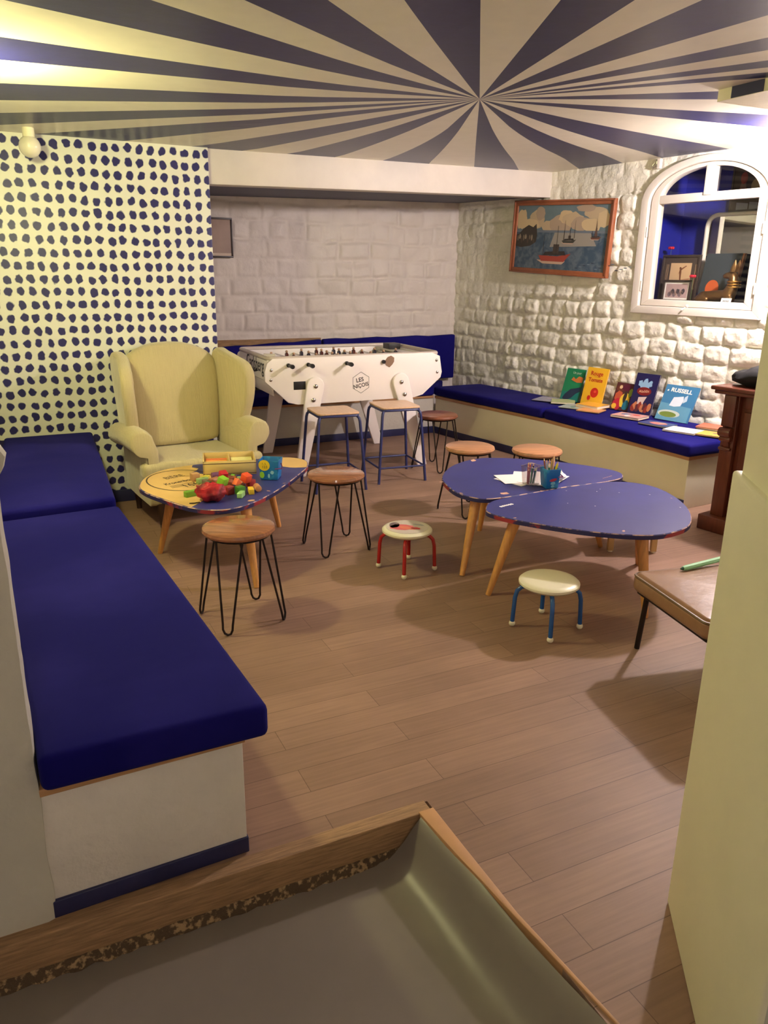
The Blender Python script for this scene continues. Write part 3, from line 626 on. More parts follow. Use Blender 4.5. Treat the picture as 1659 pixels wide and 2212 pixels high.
boat(.52, .125, .20, (164, 70, 56)); boat(.68, .26, .085, (70, 70, 62)); boat(.985, .29, .06, (110, 70, 56))
for k in (.62, .74): pt([(k-.003, .28), (k+.003, .28), (k+.001, .43), (k-.001, .43)], (70, 60, 60), .0027)
pt([(.965, .30), (1.0, .30), (.99, .37), (.982, .45), (.978, .37)], (96, 74, 66), .0028)
for i in range(14): pt(blob(.5+.045*i % .6+.3, .03+.012*(i % 5), .02, .004, 8), [(44, 56, 76), (120, 134, 146)][i % 2], .001)
o = b.build('canvas', t, smooth=False); o.location = -t.location
# small frame on the back wall, half hidden by the dotted wall
t = empty('picture_frame', (1.86, 7.46, 1.72), 0, 'small dark framed glossy picture on the back brick wall', 'picture')
b = MB()
for a in ((-.17, .17, 0, .016), (-.17, .17, .334, .35), (-.17, -.155, .016, .334), (.155, .17, .016, .334)): b.box(a[0], a[1], -.012, .01, a[2], a[3], mat('dark_frame2', (44, 24, 20), .4))
b.build('frame', t, .002)
b = MB(); b.box(-.155, .155, -.004, 0, .016, .334, mat('glossy_print', (150, 122, 112), .12, noise_amt=.15, nscale=5, coat=1)); b.box(-.155, .155, -.0045, 0, .016, .04, colm((210, 190, 170))); b.build('print', t, smooth=False)

# ------------------------------------------------------------------ lamps
def globe(name, loc, col, watt, label):
    t = empty(name, (loc[0], loc[1], loc[2]), 0, label, 'lamp')
    zt = zc(loc[0])-loc[2]
    MB().lathe([(.034, .045), (.034, zt), (.0, zt)], M_kwhite, 20).build('socket', t)
    if watt:
        m = mat('lit_globe_%s' % name+str(int(watt)), (255, 240, 220), .3, emit=col+(watt,))
    else: m = M_globe
    MB().sphere((0, 0, 0), .062, m, None, 24).build('globe', t)
    return t
globe('ceiling_lamp', LAMP_R[0], LAMP_R[1], LAMP_R[2], 'lit globe lamp on ceiling near the arched window')
globe('ceiling_lamp', LAMP_L[0], LAMP_L[1], LAMP_L[2], 'lit warm globe lamp on ceiling above the left bench')
globe('ceiling_lamp', LAMP_B[0], LAMP_B[1], LAMP_B[2], 'lit globe lamp in the entry passage')
globe('ceiling_lamp', (.275, 5.42, 2.298), None, 0, 'unlit white globe lamp on ceiling beside the dotted wall')

# ------------------------------------------------------------------ furniture: hairpin stools
def hairpin_stool(loc, rz, label, seatm):
    t = empty('hairpin_stool', loc, rz, label, 'stool', 'round wooden stools with hairpin legs')
    MB().lathe([(.0, .438), (.150, .438), (.166, .444), (.172, .455), (.168, .468), (.155, .474), (0, .474)], seatm, 40).build('seat', t)
    MB().tube([(.145*math.cos(a), .145*math.sin(a), .434) for a in [k*math.pi/16 for k in range(32)]], .006, M_iron, 6, None, True).build('ring', t)
    for k in range(4):
        a = R(90*k); pts = []
        def P(r, da, z): return (r*math.cos(a+da), r*math.sin(a+da), z)
        bot = Vector(P(.208, 0, .0055)); tt = Vector((-math.sin(a), math.cos(a), 0)); hw = .024; rr_ = Vector((math.cos(a), math.sin(a), 0))
        pts = [P(.148, -R(25), .436), bot-tt*hw-rr_*.004+Vector((0, 0, .05)), bot-tt*hw*.96+Vector((0, 0, .026)), bot-tt*hw*.6+Vector((0, 0, .006)), bot, bot+tt*hw*.6+Vector((0, 0, .006)), bot+tt*hw*.96+Vector((0, 0, .026)), bot+tt*hw-rr_*.004+Vector((0, 0, .05)), P(.148, R(25), .436)]
        MB().tube(pts, .0055, M_iron, 8).build('leg', t)
    return t
hs = hairpin_stool((.888, 3.377, 0), R(-124.6), 'glossy round wooden stool with hairpin legs, nearest, beside the left bench', M_seat)
hs2 = dup(hs, (1.686, 4.117, 0), R(-130), 'round wooden hairpin stool right of the toy-strewn table')
def reseat(root, m):
    for c in root.children:
        if c.name.startswith('seat'): c.data = c.data.copy(); c.data.materials[0] = m
hs3 = dup(hs, (3.235, 5.62, 0), R(-110), 'dark round hairpin stool in front of the football table, right end'); reseat(hs3, M_seatdark)
hs4 = dup(hs, (2.823, 4.44, 0), R(-125), 'pale round hairpin stool just behind the blue table, nearer the football table'); reseat(hs4, M_seatpale)
hs5 = dup(hs, (3.20, 4.18, 0), R(-100), 'round hairpin stool between blue table and book bench, behind the pencil pots'); reseat(hs5, M_seatpale)
# square school stools
def square_stool(loc, rz, label):
    t = empty('square_stool', loc, rz, label, 'stool', 'square school stools with blue tube legs')
    P = rr(-.165, .165, -.165, .165, .035, 5); b = MB(); b.prism(P, .588, .602, mat('pale_ply', (222, 184, 150), .4, noise_amt=.08, stretch=(12, 1, 1))); b.build('seat', t, .003)
    b = MB(); b.tube([(x*.95, y*.95, .577) for x, y in P], .010, M_sqblue, 8, None, True); b.build('seat_rim', t)
    for sx, sy in ((1, 1), (1, -1), (-1, 1), (-1, -1)):
        q = lambda r, z: (sx*r, sy*r, z)
        b = MB(); b.tube([q(.120, .579), q(.145, .572), q(.158, .555), q(.163, .53), q(.20, .012), q(.2005, .0)], .011, M_sqblue, 10); b.build('leg', t)
    for (a, c) in (((1, 1), (1, -1)), ((1, -1), (-1, -1)), ((-1, -1), (-1, 1)), ((-1, 1), (1, 1))):
        MB().tube([(a[0]*.191, a[1]*.191, .125), (c[0]*.191, c[1]*.191, .125)], .008, M_sqblue, 8).build('stretcher', t)
    return t
ss = square_stool((2.205, 5.44, 0), R(-4), 'square school stool with blue legs, left of the pair before football table')
dup(ss, (2.765, 5.505, 0), R(-5), 'square school stool with blue legs, right of the pair before football table')
# children's stools
def kid_stool(loc, rz, legm, top_art, label):
    t = empty('childrens_stool', loc, rz, label, 'stool', 'small round stools for children')
    b = MB(); b.lathe([(0, .212), (.10, .212), (.128, .218), (.142, .230), (.142, .240), (.132, .249), (.11, .252), (0, .252)], M_kwhite, 40)
    if top_art:
        f = lambda u, v: (u, v, .2524)
        b.flat(blob(0, 0, .118, .118, 32), colm((196, 184, 170)), f); f = lambda u, v: (u, v, .2528)
        b.flat(blob(-.03, -.01, .07, .05, 20, .2), colm((206, 96, 96)), f); b.flat(blob(-.075, .02, .03, .05, 14, .2), colm((120, 100, 100)), f)
        f = lambda u, v: (u, v, .2532); b.flat(blob(0, -.02, .05, .022, 14, .3, -.4), colm((214, 120, 90)), f); b.flat(blob(.05, -.02, .028, .018, 14, .3, -.4), colm((200, 70, 60)), f); b.flat(blob(.06, .045, .035, .012, 14, .1, -.3), colm((150, 150, 150)), f)
    b.build('seat', t)
    for k in range(4):
        a = R(90*k); d = Vector((math.cos(a), math.sin(a), 0))
        l = MB().tube([d*.085+Vector((0, 0, .213)), d*.125+Vector((0, 0, .205)), d*.146+Vector((0, 0, .185)), d*.154+Vector((0, 0, .15)), d*.160+Vector((0, 0, .02))], .0105, legm, 12).build('leg', t)
        f_ = MB().sphere(tuple(d*.160+Vector((0, 0, .0155))), .0155, M_kwhite, None, 14).build('foot', l); lab(f_, 'ivory ball foot')
    return t
kid_stool((1.912, 3.62, 0), R(-32), M_red, True, 'small white child stool with red legs and a worn printed seat')
kid_stool((2.172, 2.672, 0), R(-30), M_kblue, False, 'small white child stool with blue legs and plain seat')
# kidney tables
def peg_table(name, outline, legs, z, label, tan=None):
    c = Vector((sum(p[0] for p in outline)/len(outline), sum(p[1] for p in outline)/len(outline), 0))
    t = empty(name, (c.x, c.y, 0), 0, label, 'table', 'low blue tables with peg legs' if not tan else None)
    O = ccw(catmull([(p[0]-c.x, p[1]-c.y) for p in outline])); I = inset(O, .004)
    n = len(O); b = MB()
    b.add([(p[0], p[1], z-.024) for p in O], [list(range(n))[::-1]], M_tan)
    vs = [(p[0], p[1], z-.024) for p in O]+[(p[0], p[1], z-.004) for p in O]+[(p[0], p[1], z) for p in I]
    b.add(vs, [(i, (i+1) % n, n+(i+1) % n, n+i) for i in range(n)], M_tside)
    b.add(vs, [(n+i, n+(i+1) % n, 2*n+(i+1) % n, 2*n+i) for i in range(n)], M_tworn)
    b.add([(p[0], p[1], z) for p in I], [list(range(n))], M_tblue)
    if tan: tan(b, I, c, z)
    b.build('tabletop', t)
    rd = random.Random(int(c.x*100))
    for (x, y, ix, iy) in legs:
        f_ = Vector((x-c.x, y-c.y, 0)); tp = Vector((x-c.x+ix, y-c.y+iy, z-.024))
        MB().tube([tp, tp+(f_-tp)*.04, tp+(f_-tp)*.97, f_], [.031, .031, .0155, .014], M_pine, 16).build('leg', t)
    return t
outA = [(2.175, 3.60), (2.26, 3.85), (2.48, 4.08), (2.75, 4.17), (3.02, 4.02), (3.22, 3.80), (3.335, 3.56), (3.27, 3.42), (3.10, 3.375), (2.80, 3.375), (2.50, 3.345), (2.26, 3.348), (2.178, 3.45)]
outB = [(2.135, 3.18), (2.26, 3.30), (2.50, 3.335), (2.80, 3.358), (3.10, 3.36), (3.25, 3.26), (3.27, 3.08), (3.16, 2.82), (2.98, 2.61), (2.82, 2.525), (2.62, 2.525), (2.40, 2.68), (2.21, 2.92), (2.13, 3.08)]
def chips(b, I, c, z, spots, seed):
    for k, (x, y, r) in enumerate(spots): b.flat(blob(x-c.x, y-c.y, r, r*.6, 9, .6, k, seed), colm((206, 160, 134)), lambda u, v: (u, v, z+.0005))
def tanA(b, I, c, z): chips(b, I, c, z, [(2.40, 3.40, .028), (2.66, 4.135, .03), (2.97, 3.92, .02), (2.20, 3.75, .014), (2.62, 3.355, .018), (2.18, 3.50, .012)], 3); [chips(b, I, c, z, [(3.14+.02*k, 3.44+.006*k, .007)], 9) for k in range(5)]
def tanB(b, I, c, z):
    for k in range(6): b.flat(blob(2.235-c.x+.016*k, 3.19-c.y+.003*k, .008, .011, 8, .4), M_paper, lambda u, v: (u, v, z+.0005))
    chips(b, I, c, z, [(2.19, 3.0, .01), (2.55, 2.62, .012), (3.19, 2.95, .006)], 5)
    for k, (x, y) in enumerate([(3.0, 3.15), (2.9, 3.22), (3.13, 3.05), (2.75, 3.3), (2.7, 3.0), (3.1, 2.8), (2.95, 3.25), (2.6, 3.1)]): b.flat(blob(x-c.x, y-c.y, .005, .003, 6, .5, k), M_paper, lambda u, v: (u, v, z+.0005))
tA = peg_table('low_table', outA, [(2.148, 3.40, .13, .09), (2.665, 4.03, -.02, -.11), (3.19, 3.46, -.11, .07)], .450, 'low blue rounded table holding papers and pencil pots', tanA)
tA['group'] = 'low blue tables with peg legs'
tB = peg_table('low_table', outB, [(2.135, 3.115, .12, -.04), (2.69, 2.555, .03, .12), (3.185, 3.13, -.10, -.06)], .452, 'low blue rounded table without papers, nearest the viewer, pushed against the other', tanB)
tB['group'] = 'low blue tables with peg legs'
outC = [(.585, 4.35), (.65, 4.53), (.78, 4.665), (1.0, 4.722), (1.36, 4.72), (1.57, 4.69), (1.655, 4.585), (1.63, 4.44), (1.52, 4.27), (1.27, 3.96), (1.06, 3.77), (.90, 3.72), (.76, 3.82), (.645, 4.06), (.59, 4.22)]
def tanC(b, I, c, z):
    L_ = lambda pts: [(x-c.x, y-c.y) for x, y in pts]
    n = len(I); rd = random.Random(2)
    # left bare area: follow the outline between two points, then a jagged inner border
    def near(x, y): return min(range(n), key=lambda i: (I[i][0]+c.x-x)**2+(I[i][1]+c.y-y)**2)
    i0, i1 = near(.95, 4.73), near(.75, 3.83)
    arc = []; i = i0
    while True:
        arc.append((I[i][0]*.995, I[i][1]*.995))
        if i == i1: break
        i = (i+1) % n
    inner = [(.83, 3.90), (.90, 3.99), (.92, 4.06), (1.0, 4.12), (1.04, 4.22), (1.0, 4.33), (1.06, 4.40), (.98, 4.45), (.90, 4.52), (.95, 4.56), (.99, 4.62), (.95, 4.66)]
    P = arc+L_([(x+(rd.random()-.5)*.02, y+(rd.random()-.5)*.02) for x, y in inner])
    b.flat(P, M_tan, lambda u, v: (u, v, z+.0006))
    j0, j1 = near(1.60, 4.38), near(1.42, 4.73); arc = []; i = j0
    while True:
        arc.append((I[i][0]*.995, I[i][1]*.995))
        if i == j1: break
        i = (i+1) % n
    b.flat(arc+L_([(1.43, 4.66), (1.45, 4.60), (1.40, 4.55), (1.46, 4.47), (1.50, 4.42), (1.53, 4.40)]), M_tan, lambda u, v: (u, v, z+.0006))
    # printed oval and lettering, facing the bench side
    cx, cy = .835, 4.38; ax = R(8)
    def fo(u, v, e=.0012): return (cx-c.x+u*math.cos(ax)-v*math.sin(ax), cy-c.y+u*math.sin(ax)+v*math.cos(ax), z+e)
    for r0, r1 in ((.96, 1.0),):
        N = 48
        for k in range(N):
            a0, a1 = 2*math.pi*k/N, 2*math.pi*(k+1)/N
            q = [(r*.20*math.cos(a), r*.245*math.sin(a)) for r, a in ((r0, a0), (r1, a0), (r1, a1), (r0, a1))]
            if all(fo(*p)[0]+c.x < 1.0 for p in q): b.flat(q, M_dark, fo)
    b.text('BIÈRE', .075, M_dark, fo, -.02, .09, sx=.7, rot=R(12)); b.text('Kronenbourg', .060, M_dark, fo, -.02, -.03, sx=.66, rot=R(12), shear=.2, bold=.001)
    b.text('1664', .095, M_dark, fo, .02, -.125, sx=.75, rot=R(12))
    for k in range(3): b.flat([(-.11, -.10-.02*k), (.04, -.07-.02*k), (.04, -.075-.02*k), (-.11, -.105-.02*k)], M_dark, fo)
    chips(b, I, c, z, [(1.08, 3.82, .022), (1.05, 3.95, .02), (1.22, 3.96, .012), (1.35, 4.08, .010)], 7)
tC = peg_table('low_table', outC, [(.685, 4.44, .10, -.06), (1.056, 3.70, -.0, .16), (1.49, 4.63, -.10, -.05)], .450, 'low rounded table with peeling blue paint and toy blocks on top', tanC)

# ------------------------------------------------------------------ armchair
ac = empty('wing_armchair', (1.088, 4.905, 0), R(7), 'cream corduroy wing armchair in front of the dotted wall', 'armchair')
MB().box(-.36, .36, .03, .58, .15, .345, M_arm).build('seat_base', ac, .03)
b = MB(); b.prism([(-.41, -.02), (.41, -.02), (.405, .10), (.30, .12), (.29, .52), (-.29, .52), (-.30, .12), (-.405, .10)], .335, .445, M_arm); b.build('seat_cushion', ac, .035, seg=5)
# back: lofted slab, arched top
b = MB(); rings = []
for k in range(15):
    z = .44+k*.05; t_ = k/14; hw = .300+.040*math.sin(t_*2.0)
    yb = .455+.115*t_; bul = .035*math.sin(math.pi*min(1, t_*1.1))
    if t_ > .72: hw *= math.sqrt(max(.03, 1-((t_-.72)/.29)**2.4))
    r = []
    for i in range(16):
        a = 2*math.pi*i/16; cx_ = math.copysign(abs(math.cos(a))**.55, math.cos(a)); sy_ = math.copysign(abs(math.sin(a))**.7, math.sin(a))
        r.append((hw*cx_, yb+.065+sy_*(.075 if sy_ > 0 else .075+bul), z))
    rings.append(r)
b.loft(rings, M_arm); b.build('backrest', ac, 0, sub=1, autos=80)
def prism_x(P, x0, x1, m, name, flare=(0, 0), bev=.02, par=ac):
    b = MB(); n = len(P); mid = []
    vs = []
    for xx, sh in ((x0, 0), (x1, 0)):
        for (y, z) in P: vs.append((xx+flare[0]*max(0, .45-y)+flare[1]*(z-.6), y, z))
    fs = [list(range(n))[::-1], list(range(n, 2*n))]+[(i, (i+1) % n, n+(i+1) % n, n+i) for i in range(n)]
    b.add(vs, fs, m); return b.build(name, par, bev, seg=4)
wingP = catmull([(.60, .46), (.34, .46), (.25, .58), (.20, .68), (.165, .80), (.165, .93), (.22, 1.01), (.33, 1.045), (.46, 1.075), (.59, 1.085), (.65, 1.0), (.63, .70)], 4)
for sg in (-1, 1):
    P = wingP
    prism_x(P, sg*.292, sg*.375, M_arm, 'wing', (sg*.22, sg*.05), .028)
    # arm: outer panel with rolled scroll, profile in x/z swept along y
    prof = [(.295, .16), (.295, .50)]
    for k in range(11): a = R(180-k*27); prof.append((.395+.078*math.cos(a), .555+.078*math.sin(a)))
    prof += [(.375, .47), (.37, .16)]
    rings = []
    for (y, s_) in ((.015, .80), (.0, .95), (.03, 1.02), (.30, 1.0), (.56, .96)):
        rings.append([(sg*(.36+(x-.36)*s_), y+(.0 if y > .02 else 0), .38+(z-.38)*(s_ if s_ < 1 else 1)+.025*(y < .4)*(z > .45)) for x, z in prof])
    rings = [[(p[0], yy, p[2]) for p in r] for r, yy in zip(rings, (-.0, .008, .03, .30, .56))]
    b = MB(); b.loft(rings, M_arm); o = b.build('arm', ac, .012, seg=3, autos=60)
for (x, y, fr_) in ((-.30, .0, 1), (.30, .0, 1), (-.30, .54, 0), (.30, .54, 0)):
    b = MB(); b.tube([(x, y+.03, .17), (x, y+.02, .05), (x, y+.02, .032 if fr_ else .0)], [.028, .02, .018], M_armwood, 12); l = b.build('leg', ac)
    if fr_: MB().tube([(x-.012, y+.02, .0165), (x+.012, y+.02, .0165)], .0165, M_black, 14).build('caster', l)

# ------------------------------------------------------------------ football table
ft = empty('football_table', (2.565, 6.25, 0), R(-1), 'white table football game with tapered splayed legs by the back bench', 'game table')
yn, yf = -.42, .42
panel = [(-.745, .925), (-.70, .958), (.70, .965), (.775, .935), (.80, .80), (.79, .755), (.62, .615), (.54, .595), (-.28, .590), (-.50, .592), (-.58, .61), (-.765, .785), (-.765, .86)]
def pan(y0, y1):
    b = MB(); n = len(panel); vs = [(x, y0, z) for x, z in panel]+[(x, y1, z) for x, z in panel]
    b.add(vs, [list(range(n))[::-1], list(range(n, 2*n))]+[(i, (i+1) % n, n+(i+1) % n, n+i) for i in range(n)], M_wht); return b
P = pan(yn-.03, yn)
P.box(-.535, -.435, yn-.0312, yn-.03, .71, .775, M_black)
sp = P.build('side_panel', ft, .008)
# side panel graphics as its sub-part: hexagon badge
fx = lambda u, v, e=.0005: (u, yn-.03-e-.0005, v)
b = MB(); hx, hz, hr = .045, .742, .088
for k in range(6):
    a0, a1 = R(90+60*k), R(150+60*k); q = [(hx+r*.95*math.cos(a), hz+r*math.sin(a)) for r, a in ((hr, a0), (hr*.96, a0), (hr*.96, a1), (hr, a1))]; b.flat(q, M_black, fx)
b.text('LES', .048, M_black, fx, hx-.01, hz+.022, rot=R(10), bold=.0008); b.text('NIÇOIS', .044, M_black, fx, hx, hz-.024, rot=R(10), sx=.95, bold=.0008)
lab(b.build('badge', sp, smooth=False), 'black hexagon badge with lettering')
for (x, z) in ((-.715, .872), (-.72, .795), (.745, .90), (.755, .80)):
    MB().lathe([(.012, 0), (.012, .003), (.007, .007), (0, .008)], M_chrome, 14, T(x, yn-.03, z, 0, R(90))).build('screw', sp)
MB().add([(x+.30, yn-.032, z+.905) for x, z in blob(0, 0, .045, .042, 9, .5, .6)]+[(x*.98+.30, yn-.029, z*.98+.905) for x, z in blob(0, 0, .045, .042, 9, .5, .6)], [list(range(9)), list(range(9, 18))]+[(i, (i+1) % 9, 9+(i+1) % 9, 9+i) for i in range(9)], colm((142, 112, 88))).build('torn_patch', sp)
pan(yf, yf+.03).build('side_panel', ft, .008)
# end boards and inner cabinet
for sg in (-1, 1):
    x = sg*.735; P = [(x, .945), (x-sg*.02, .95), (x-sg*.05, .66), (x, .79)]
    b = MB(); vs = [(p[0], yn, p[1]) for p in P]+[(p[0], yf, p[1]) for p in P]; b.add(vs, [(0, 1, 2, 3), (4, 5, 6, 7), (0, 1, 5, 4), (1, 2, 6, 5), (2, 3, 7, 6), (3, 0, 4, 7)], M_wht)
    e = b.build('end_board', ft, .004)
    if sg < 0:
        fe = lambda u, v: (-.7365-.0, -u, v)
        b = MB(); b.text('Carlsberg', .155, M_black, fe, .06, .885, shear=.15, sx=.85, bold=.001)
        b.flat([(-.10, .835), (-.02, .850), (.04, .832), (.12, .846), (.16, .838), (.11, .826), (.04, .815), (-.03, .832)], M_black, fe)
        lab(b.build('lettering', e, smooth=False), 'black script lettering')
b = MB(); vs = []
for x, z in ((-.74, .785), (-.55, .615), (.58, .615), (.76, .77)): vs += [(x, yn, z), (x, yf, z)]
b.add(vs, [(0, 1, 3, 2), (2, 3, 5, 4), (4, 5, 7, 6)], M_wht); b.build('underbody', ft, smooth=False)
b = MB(); b.box(-.60, .60, yn+.02, yf-.02, .795, .80, mat('pitch', (150, 168, 130), .5)); b.box(-.003, .003, yn+.02, yf-.02, .80, .801, M_wht); b.build('pitch', ft, smooth=False)
b = MB(); b.tube([(x, y, .957) for x, y in rr(-.73, .77, yn-.012, yf+.012, .06, 5)], .018, mat('rail_grey', (206, 192, 180), .3, coat=.3), 10, None, True); b.build('top_rail', ft)
for sg in (-1, 1): MB().box(min(sg*.61, sg*.71), max(sg*.61, sg*.71), yn, yf, .915, .935, M_wht).build('end_tray', ft, .003)
MB().tube([(-.68, -.14, .955), (-.60, -.20, .955)], .016, M_frame, 10).build('ball_roller', ft)
MB().box(.60, .72, .20, .33, .935, .985, M_black).build('score_box', ft, .004)
men = [1, 2, 3, 5, 5, 3, 2, 1]; sides = [0, 0, 1, 0, 1, 0, 1, 1]; xs = [-.575+.164*i for i in range(8)]
M_man = [mat('player_red', (96, 44, 36), .4), mat('player_blue', (50, 44, 60), .4)]
for i, x in enumerate(xs):
    near = sides[i] == 0
    y0, y1 = (yn-.13, yf+.02) if near else (yn+.03, yf+.13)
    if i == 5: y0 = yn-.04
    b = MB(); b.tube([(x, y0, .905), (x, y1, .905)], .007, M_chrome, 8); b.tube([(x, yn-.048, .905), (x, yn-.03, .905)] if near else [(x, yf+.03, .905), (x, yf+.05, .905)], .016, M_black, 12); rod = b.build('rod', ft)
    if i != 5:
        yy = (yn-.15, yn-.065) if near else (yf+.06, yf+.16)
        MB().tube([(x, yy[0], .905), (x, yy[0]+.012, .905), (x, yy[1], .905)], [.015, .018, .012], M_black, 12).build('handle', rod)
    for j in range(men[i]):
        y = (j-(men[i]-1)/2)*(.13 if men[i] > 3 else .19)
        b = MB(); m_ = M_man[sides[i]]; b.sphere((x, y, .955), .012, mat('player_head', (190, 150, 120), .4), None, 10); b.loft([[(x+sx*w1, y+sy*w2, z) for sx, sy in ((-1, -1), (1, -1), (1, 1), (-1, 1))] for z, w1, w2 in ((.815, .012, .012), (.83, .006, .010), (.875, .008, .014), (.905, .011, .018), (.935, .010, .020), (.945, .006, .008))], m_)
        b.build('player', rod)
def fleg(x_top, x_bot, y0, y1, name='leg'):
    P = []; tw, bw = .074, .046
    d = Vector((x_bot-x_top, -.72)); d.normalize(); nn = Vector((-d.y, d.x))
    tp = Vector((x_top, .735)); bt = Vector((x_bot, 0))
    for k in range(9): a = math.pi*k/8; c_ = tp+(-nn*math.cos(a)-d*math.sin(a))*tw; P.append((c_.x, c_.y))
    P += [(bt.x+bw, 0), (bt.x-bw, 0)]
    if P[0][0] > P[8][0]: P = P[:9]+[(bt.x-bw, 0), (bt.x+bw, 0)]
    b = MB(); n = len(P); b.add([(x, y0, z) for x, z in P]+[(x, y1, z) for x, z in P], [list(range(n))[::-1], list(range(n, 2*n))]+[(i, (i+1) % n, n+(i+1) % n, n+i) for i in range(n)], M_wht)
    l = b.build('leg', ft, .006)
    for k in (0, .11):
        p = tp+d*k; ys = y0 if y0 < 0 else y1
        MB().lathe([(.017, 0), (.017, .006), (.010, .012), (0, .013)], M_chrome, 14, T(p.x, ys, p.y, 0, R(90) if y0 < 0 else R(-90))).build('bolt', l)
for xt, xb in ((-.36, -.50), (.40, .62)):
    fleg(xt, xb, yn-.062, yn-.031); fleg(xt, xb, yf+.031, yf+.062)

# ------------------------------------------------------------------ things on the tables
def cube_block(x, y, z, s, col, rx, ry, rz, name='toy_block', label='', shape='cube'):
    b = MB(); m = colm(col, .5)
    if shape == 'cube': b.box(-s/2, s/2, -s/2, s/2, -s/2, s/2, m)
    elif shape == 'bar': b.box(-s*.8, s*.8, -s*.35, s*.35, -s*.35, s*.35, m)
    elif shape == 'cyl': b.tube([(-s*.8, 0, 0), (s*.8, 0, 0)], s*.45, m, 16)
    elif shape == 'tri': b.prism([(-s*.6, -s*.35), (s*.6, -s*.35), (0, s*.45)], -s*.4, s*.4, m, Matrix.Rotation(R(90), 4, 'X'))
    o = b.build(name, None, .0015, seg=2); o.matrix_world = T(x, y, z, rz, rx, ry); return tag(o, label, 'toy', 'wooden toy blocks heaped on the table')
ZT = .4512
BK = [  # px-derived table positions (x, y), layer, size, colour, shape, label
 (0.898, 4.338, 0, 0.044, (196, 150, 100), 'cube', 'natural wood cube with a printed mark at left of the heap', .2),
 (0.947, 4.305, 0, 0.041, (208, 200, 60), 'bar', 'flat yellow block at left end of the heap', .8),
 (0.925, 4.270, 0, 0.041, (150, 180, 110), 'bar', 'pale green flat block under the yellow one', .3),
 (1.028, 4.340, 0, 0.041, (110, 66, 104), 'cyl', 'purple cylinder block at back of the heap', .1),
 (1.022, 4.165, 1, 0.041, (196, 40, 48), 'cube', 'bright red cube on top of the heap', .15),
 (0.978, 4.225, 0, 0.041, (168, 112, 72), 'cyl', 'brown wooden cylinder lying left of the red cube', .6),
 (1.061, 4.234, 0, 0.041, (160, 84, 60), 'bar', 'brown bar under the red cube', .0),
 (1.083, 4.247, 0, 0.041, (190, 112, 70), 'bar', 'light brown bar behind the orange blocks', 2.6),
 (1.109, 4.282, 0, 0.039, (120, 176, 50), 'tri', 'small green wedge at back right of the heap', .4),
 (1.146, 4.220, 0, 0.039, (150, 170, 120), 'bar', 'pale grey-green slab behind the orange cube', .1),
 (0.985, 4.035, 1, 0.044, (140, 200, 50), 'cube', 'lime green cube tipped over the red bag', .7),
 (1.003, 3.985, 0, 0.044, (150, 44, 44), 'cube', 'dark red cube right of the mesh bag', .4),
 (1.045, 4.115, 0, 0.044, (152, 78, 54), 'cyl', 'brown upright cylinder in the middle of the heap', 1.2),
 (1.062, 4.030, 1, 0.041, (236, 110, 56), 'tri', 'orange wedge in the middle of the heap', .5),
 (1.122, 4.055, 1, 0.044, (226, 86, 44), 'cube', 'orange cube at right side of the heap', .5),
 (1.155, 4.085, 0, 0.041, (170, 50, 44), 'cube', 'red block beneath the orange cube', .3),
 (1.100, 4.100, 0, 0.041, (192, 130, 90), 'bar', 'tan bar between orange wedge and green cube', .9),
 (1.058, 3.955, 0, 0.044, (70, 130, 40), 'cube', 'dark green cube at front of the heap', .2),
 (1.048, 3.905, 0, 0.039, (160, 206, 130), 'bar', 'pale green bar leaning at front of the heap', 1.0),
 (1.118, 3.955, 0, 0.041, (236, 196, 50), 'bar', 'yellow block at right front of the heap', 1.4),
 (1.165, 3.990, 0, 0.039, (206, 146, 100), 'cyl', 'tan cylinder at right end of the heap', 1.5),
 (0.806, 4.023, 0, 0.044, (110, 160, 40), 'bar', 'green bar lying apart on the bare left side of the table', .3),
 (0.935, 4.203, 0, 0.041, (110, 96, 80), 'bar', 'dull grey-brown block between heap and red bag', 1.8),
 (0.965, 4.075, 0, 0.037, (200, 150, 90), 'bar', 'tan block beneath the lime cube', 2.2)]
for i, (x, y, l, s, c, sh, lb, a) in enumerate(BK):
    hz = {'cube': .5, 'bar': .35, 'cyl': .45, 'tri': .35}[sh]*s
    tip = (.35 if l else 0)
    cube_block(x, y, ZT+hz+(.036 if l else 0)+(.004 if l else 0), s, c, tip if sh != 'tri' else 0, 0, a, label=lb, shape=sh)
# crumpled red mesh bag
b = MB(); n = 22; rings = []
for k in range(13):
    ph_ = math.pi*k/12; r = []
    for i in range(n):
        a = 2*math.pi*i/n; d = Vector((math.sin(ph_)*math.cos(a), math.sin(ph_)*math.sin(a), -math.cos(ph_)))
        q = 1+.35*noise.noise(d*2.2+Vector((3, 1, 0)))+.16*noise.noise(d*6)+.07*noise.noise(d*13)
        p = Vector((d.x*.078*q, d.y*.058*q, d.z*.050*q+.046)); p.z = max(p.z, .0008)
        r.append(p)
    rings.append(r)
b.loft(rings, mat('red_mesh_fabric', (192, 30, 40), .6, col2=(120, 20, 26), nscale=16, mask=(.4, .6), bump=.5, bscale=40))
b.tube([(-.05, -.045, .004), (-.075, -.06, .003), (-.10, -.065, .003)], .003, M_black, 6)
o = b.build('mesh_bag', autos=70); o.matrix_world = T(.885, 3.90, ZT, R(-25)); tag(o, 'crumpled red mesh bag in front of the toy blocks', 'bag')
